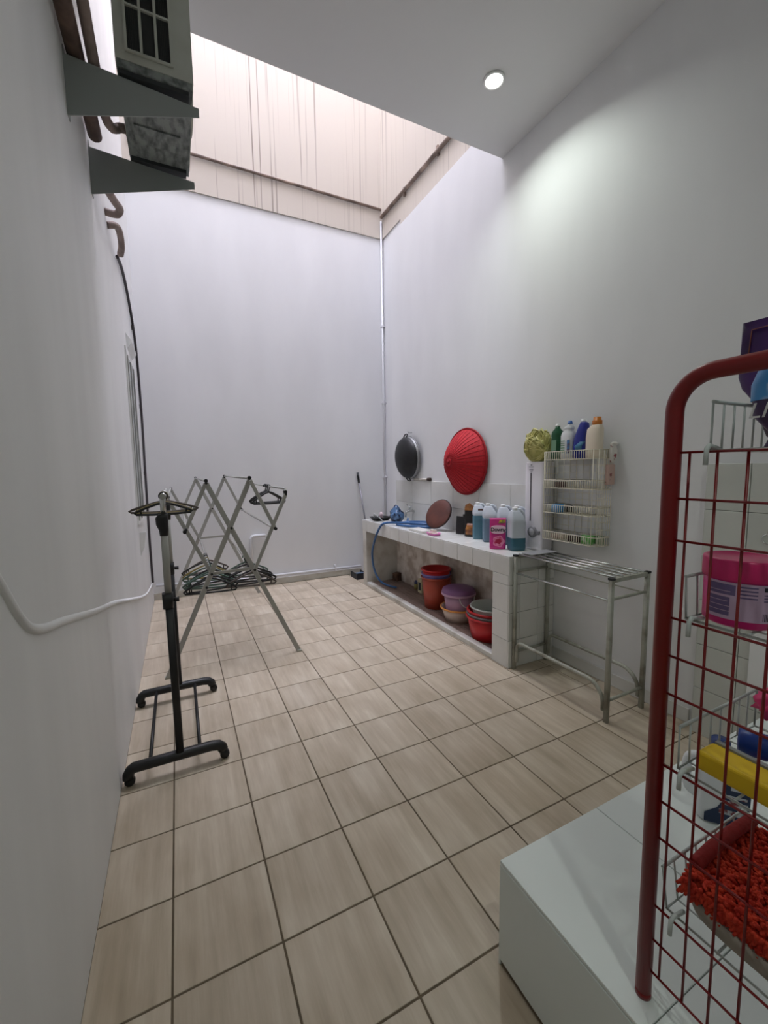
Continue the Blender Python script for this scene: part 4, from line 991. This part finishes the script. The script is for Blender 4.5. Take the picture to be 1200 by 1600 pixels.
def basket(label, z0, z1, y0, x1=1.20, flare=.012, solid=False):
    t = thing('wire_basket', label, 'basket', (1.05, (y0 - 1.08) / 2, z0), group='wire baskets hooked on the red rack')
    y1 = -1.085; xa = .914
    lo = [(xa, y0 - flare, z0), (x1 - flare, y0 - flare, z0), (x1 - flare, y1 + flare, z0), (xa, y1 + flare, z0)]
    hi = [(xa, y0, z1), (x1, y0, z1), (x1, y1, z1), (xa, y1, z1)]
    bm = B(); add_tube(bm, hi, .0032, 8); obj('top_rim', bm, M_wire, t, world=True)
    bm = B(); add_tube(bm, lo, .0026, 8, closed=True)
    for k in range(1, 8):
        x = xa + (x1 - flare - xa) * k / 8; rod(bm, (x, y0 - flare, z0), (x, y1 + flare, z0), .0018)
    for k in range(1, 4):
        y = y0 - flare + (y1 - y0 + 2 * flare) * k / 4; rod(bm, (xa, y, z0 - .003), (x1 - flare, y, z0 - .003), .0022)
    obj('bottom_wires', bm, M_wire, t, world=True)
    bm = B(); n = 8
    for k in range(n + 1):
        f = k / n; xl = xa + (x1 - flare - xa) * f; xh = xa + (x1 - xa) * f
        rod(bm, (xl, y0 - flare, z0), (xh, y0, z1), .0019)
    obj('side_wires', bm, M_wire, t, world=True)
    bm = B()
    for k in range(n + 1):
        f = k / n; rod(bm, (xa + (x1 - flare - xa) * f, y1 + flare, z0), (xa + (x1 - xa) * f, y1, z1), .0019)
    obj('side_wires', bm, M_wire, t, world=True)
    bm = B()
    for k in range(n + 1):
        f = k / n; yl = y0 - flare + (y1 - y0 + 2 * flare) * f; yh = y0 + (y1 - y0) * f
        rod(bm, (x1 - flare, yl, z0), (x1, yh, z1), .0019)
    obj('back_wires', bm, M_wire, t, world=True)
    for y in (-.748 if y0 > -.74 else -.7585, y1 + .05):
        bm = B(); add_tube(bm, [(xa + .02, y, z0 + .002), (.907, y, z0 + .0072), (.899, y, z0 + .0085), (.8915, y, z0 + .003), (.8905, y, z0 - .024)], .004, 8); obj('hook', bm, M_wire, t, world=True)
    return t
basket('pale wire basket hooked at the top of the red rack', 1.4395, 1.522, -.753, 1.19, 0.0)
basket('pale wire basket holding the pink tub on red rack', 1.137, 1.214, -.727, 1.20, .004)
basket('pale wire basket with the yellow pack on red rack', .8445, .926, -.732, 1.20, .001)
basket('pale wire basket carrying the red rug on red rack', .5435, .621, -.716, 1.22)

# pouches in the top basket
pp = thing('purple_pouch', 'large purple refill pouch standing in the top wire basket', 'pouch', (1.03, -.856, 1.443), -PI / 2)
M_purp = mat('purple_foil', (72, 30, 104), .3, rgb2=(40, 14, 56), scale=10)
bm = B(); add_loft(bm, [(0, .05, .03, .0, 0), (.02, .14, .05, .0, 0), (.085, .19, .046, 0, 0), (.108, .225, .04, 0, 0), (.13, .24, .03, 0, 0, 4), (.19, .24, .008, 0, 0, 8), (.226, .24, .005, 0, 0, 8)], 36, 4); obj('body', bm, M_purp, pp)
bm = B(); add_tube(bm, [(-.105, -.012, .14), (-.104, -.005, .21), (.104, -.005, .216)], .0012, 5); obj('gold_line_print', bm, mat('dull_gold_print', (150, 84, 70), .4), pp)
lq = thing('detergent_bag', 'blue and purple liquid detergent refill bag in the top wire basket', 'bag', (.955, -.87, 1.443), -PI / 2)
M_lq = mat('blue_violet_foil', (70, 52, 110), .3, rgb2=(60, 36, 74), scale=12)
bm = B(); add_loft(bm, [(0, .12, .03, 0, 0), (.02, .10, .045, 0, 0), (.05, .15, .06, 0, 0), (.10, .16, .055, 0, 0), (.135, .14, .03, 0, 0), (.15, .12, .008, 0, 0, 6)], 32, 3); obj('body', bm, M_lq, lq)
bm = B(); add_loft(bm, [(.074, .159, .0625, 0, 0), (.10, .1605, .0585, 0, 0), (.125, .146, .04, 0, 0)], 32, 3, cap=False); obj('blue_band', bm, mat('light_blue_print', (70, 150, 214), .35, rgb2=(214, 228, 240), scale=12, lo=.38, hi=.5), lq)
text_mesh('lettering', 'LIQ', .034, M_white, lq, Matrix.Translation((-.046, -.0315, .056)) @ Matrix.Rotation(PI / 2, 4, 'X'), shear=.25, space=1.0)
bm = B(); add_loft(bm, [(.145, .03, .012, -.02, 0), (.156, .028, .008, -.02, 0)], 16, 3); obj('yellow_tip', bm, mat('yellow_foil', (214, 176, 60), .4), lq)

# pink tub
tb = thing('pink_tub', 'round pink plastic tub with printed label in the wire basket', 'tub', (.972, -.786, 1.1405))
M_pk = mat('hot_pink_plastic', (226, 32, 132), .3)
M_pkl = mat('deep_pink_lid', (214, 34, 110), .35)
bm = B(); add_lathe(bm, [(0, 0), (.049, 0), (.053, .004), (.0535, .085), (0, .085)], 48); obj('body', bm, M_pk, tb)
bm = B(); add_lathe(bm, [(.0555, .08), (.0565, .084), (.0565, .112), (.055, .115), (.05, .1155), (.048, .1135), (0, .1135)], 48); obj('lid', bm, M_pkl, tb)
def cyl_patch(r, a0, a1, z0, z1, n=20):
    bm = B(); A = []; Bq = []
    for k in range(n + 1):
        a = a0 + (a1 - a0) * k / n; A.append(bm.verts.new((r * math.cos(a), r * math.sin(a), z0))); Bq.append(bm.verts.new((r * math.cos(a), r * math.sin(a), z1)))
    for k in range(n): f = bm.faces.new((A[k], A[k + 1], Bq[k + 1], Bq[k])); f.smooth = True
    return bm
ac_ = math.atan2(-1.153 + .79, .094 - .972)      # towards the doorway side
lbl = obj('label', cyl_patch(.0541, ac_ - .95, ac_ + 1.0, .014, .078), mat('pale_lilac_label', (206, 178, 206), .4), tb)
M_ink = mat('lilac_ink', (112, 96, 140), .5); M_ink2 = mat('dark_ink', (34, 34, 48), .5)
obj('text_block', cyl_patch(.0543, ac_ - .9, ac_ - .12, .056, .074), M_ink, lbl); obj('text_block', cyl_patch(.0543, ac_ - .9, ac_ - .25, .02, .052), M_ink, lbl)
for k in range(5): obj('text_line', cyl_patch(.0545, ac_ - .86, ac_ - .18 - .06 * (k % 3), .0275 + .0085 * k, .0285 + .0085 * k), MATS['pale_lilac_label'], lbl)
for k in range(4): obj('text_line', cyl_patch(.0543, ac_ - .05, ac_ + .42, .053 + .006 * k, .0555 + .006 * k), M_ink, lbl)
obj('dark_mark', cyl_patch(.0543, ac_ + .58, ac_ + .80, .067, .074), M_ink2, lbl)
for k in range(6): obj('bar_mark', cyl_patch(.0543, ac_ + .58 + .045 * k, ac_ + .58 + .045 * k + .018 + .012 * (k % 2), .017, .030, 2), M_ink2, lbl)
for k in range(3): obj('text_line', cyl_patch(.0543, ac_ + .58, ac_ + .92, .05 + .005 * k, .052 + .005 * k), M_ink, lbl)
# packets behind the tub
small_box('tissue_packet', 'white blue and pink packet lying behind the pink tub', 'packet', 1.10, -.80, 1.1405, .07, .09, .105, mat('patterned_packet', (226, 232, 240), .4, rgb2=(150, 90, 130), scale=22, lo=.36, hi=.46), .4, .012)

# yellow pack, bottle and pink tissue in the third basket
yp = thing('yellow_pack', 'long yellow pack lying in the wire basket', 'pack', (.968, -.90, .849))
bm = B(); add_box(bm, .935, .988, -1.06, -.752, .849, .887); bevel_all(bm, .006, 3); obj('foam', bm, mat('yellow_foam', (236, 196, 28), .5), yp, world=True)
obj('grey_top_strip', boxm(.986, .996, -1.055, -.757, .852, .89), mat('grey_strip', (150, 152, 150), .5), yp, world=True)
bt = thing('bleach_bottle', 'white bottle with big blue cap lying in the wire basket', 'bottle', (1.065, -.785, .8765), -1.2)
Ml = Matrix.Rotation(PI / 2, 4, 'Y')
bm = B(); add_loft(bm, [(0.025, .04, .04, 0, 0, 2), (.045, .05, .05, 0, 0, 3), (.16, .056, .056, 0, 0, 3), (.165, .05, .05, 0, 0, 3)], 24, M=Ml); obj('body', bm, M_wht, bt)
bm = B(); add_lathe(bm, [(0, -.024), (.02, -.023), (.024, -.02), (.024, .02), (.02, .026), (0, .026)], 24, Ml); obj('cap', bm, mat('strong_blue_cap', (18, 62, 150), .35), bt)
bm = B(); bmesh.ops.create_icosphere(bm, subdivisions=3, radius=1.0)
for v in bm.verts:
    n = v.co.copy(); k = .75 + .35 * math.sin(6 * n.x + 2 * n.y) * math.cos(5 * n.z + 3 * n.y) + .12 * math.sin(13 * n.x + 9 * n.z); v.co = Vector((n.x * .036, n.y * .04, n.z * .034)) * k
bmesh.ops.translate(bm, verts=bm.verts, vec=(1.11, -.80, .948))
for f in bm.faces: f.smooth = True
single('pink_wrap', bm, mat('crumpled_pink_film', (214, 46, 110), .4), 'crumpled hot pink plastic wrap in the wire basket', 'wrap', (1.11, -.80, .948))
small_box('white_pack', 'white pack standing at the wall side of the wire basket', 'pack', 1.172, -.965, .849, .03, .11, .06, M_wht, .0, .01)

# red chenille rug in the bottom basket
rg = thing('chenille_rug', 'shaggy red chenille rug folded in the bottom wire basket', 'rug', (1.06, -.90, .5515))
M_back = mat('taupe_rug_backing', (160, 150, 138), .85, bump=.2, bscale=120)
M_pile = mat('red_chenille', (214, 66, 36), .85, rgb2=(184, 38, 22), scale=50)
bm = B(); add_loft(bm, [(0, .25, .29, 1.06, -.899, 5), (.012, .275, .315, 1.06, -.899, 5), (.03, .285, .325, 1.058, -.899, 5), (.046, .28, .32, 1.058, -.899, 5)], 40, M=Matrix.Translation((0, 0, .5515))); obj('backing', bm, M_back, rg, world=True)
bm = B(); add_loft(bm, [(.0465, .27, .312, 1.062, -.899, 5), (.06, .28, .325, 1.062, -.899, 5), (.072, .27, .315, 1.062, -.899, 5)], 40, M=Matrix.Translation((0, 0, .5515))); obj('folded_layer', bm, M_pile, rg, world=True)
bm = B()
for k in range(3400):
    if k < 2700:
        x = random.uniform(.935, 1.185); y = random.uniform(-1.05, -.748); z = .6225 + random.uniform(-.004, .003); tip = Vector((random.uniform(-.016, .006), random.uniform(-.012, .012), random.uniform(.006, .017)))
    else:
        y = random.uniform(-1.05, -.748); x = .93; z = random.uniform(.601, .623)
        if random.random() < .35: x, y = random.uniform(.935, 1.185), -.75
        tip = Vector((random.uniform(-.012, -.004), random.uniform(-.006, .012), random.uniform(-.014, .002)))
    b0 = Vector((x, y, z)); b1 = b0 + tip * .5 + Vector((0, 0, .003)); b2 = b0 + tip
    add_tube(bm, [b0, b1, b2], [.0034, .0042, .0026], 5)
pl_ = obj('pile', bm, M_pile, rg, world=True); pl_['kind'] = 'stuff'
bm = B(); add_tube(bm, smooth_path([(.955, -.752, .640), (1.02, -.752, .649), (1.1, -.752, .651), (1.17, -.752, .645)], 6), .012, 10); obj('rolled_edge', bm, mat('dark_red_binding', (136, 20, 18), .8, bump=.3, bscale=80), rg, world=True)

# detergent bottle standing on the platform behind the rack
db = thing('detergent_bottle', 'white detergent bottle with navy label standing on the platform', 'bottle', (1.545, -.535, PZ), -.9)
bm = B(); add_loft(bm, [(0, .12, .075, 0, 0), (.01, .13, .085, 0, 0), (.12, .13, .085, 0, 0), (.17, .115, .08, 0, 0), (.205, .07, .06, -.01, 0), (.22, .04, .04, -.01, 0, 2), (.235, .04, .04, -.01, 0, 2)], 32, 4); obj('body', bm, M_wht, db)
bm = B(); add_tube(bm, smooth_path([(-.05, 0, .19), (-.085, 0, .18), (-.092, 0, .13), (-.085, 0, .08), (-.06, 0, .06)], 5), .013, 10); obj('handle', bm, M_wht, db)
bm = B(); add_prism(bm, [(-.05, .008), (.056, .006), (.058, .13), (.02, .165), (-.005, .15), (.0, .1), (-.02, .06), (-.05, .035)], .001, Matrix.Translation((0, -.0425, 0)) @ Matrix.Rotation(PI / 2, 4, 'X')); lb2 = obj('label', bm, mat('navy_label', (26, 44, 78), .4), db)
bm = B()
for (a, b, c, d) in ((.005, .05, .10, .108), (-.005, .052, .075, .09), (-.015, .045, .045, .06), (.01, .04, .125, .14)): add_box(bm, a, b, -.0445, -.0434, c, d)
obj('label_print', bm, mat('label_mixed_print', (196, 200, 206), .5, rgb2=(120, 50, 60), scale=40, lo=.4, hi=.5), lb2)
bm = B(); add_lathe(bm, [(.023, .225), (.024, .228), (.024, .255), (0, .257)], 20, Matrix.Translation((-.01, 0, 0))); obj('cap', bm, mat('navy_cap2', (30, 54, 110), .4), db)
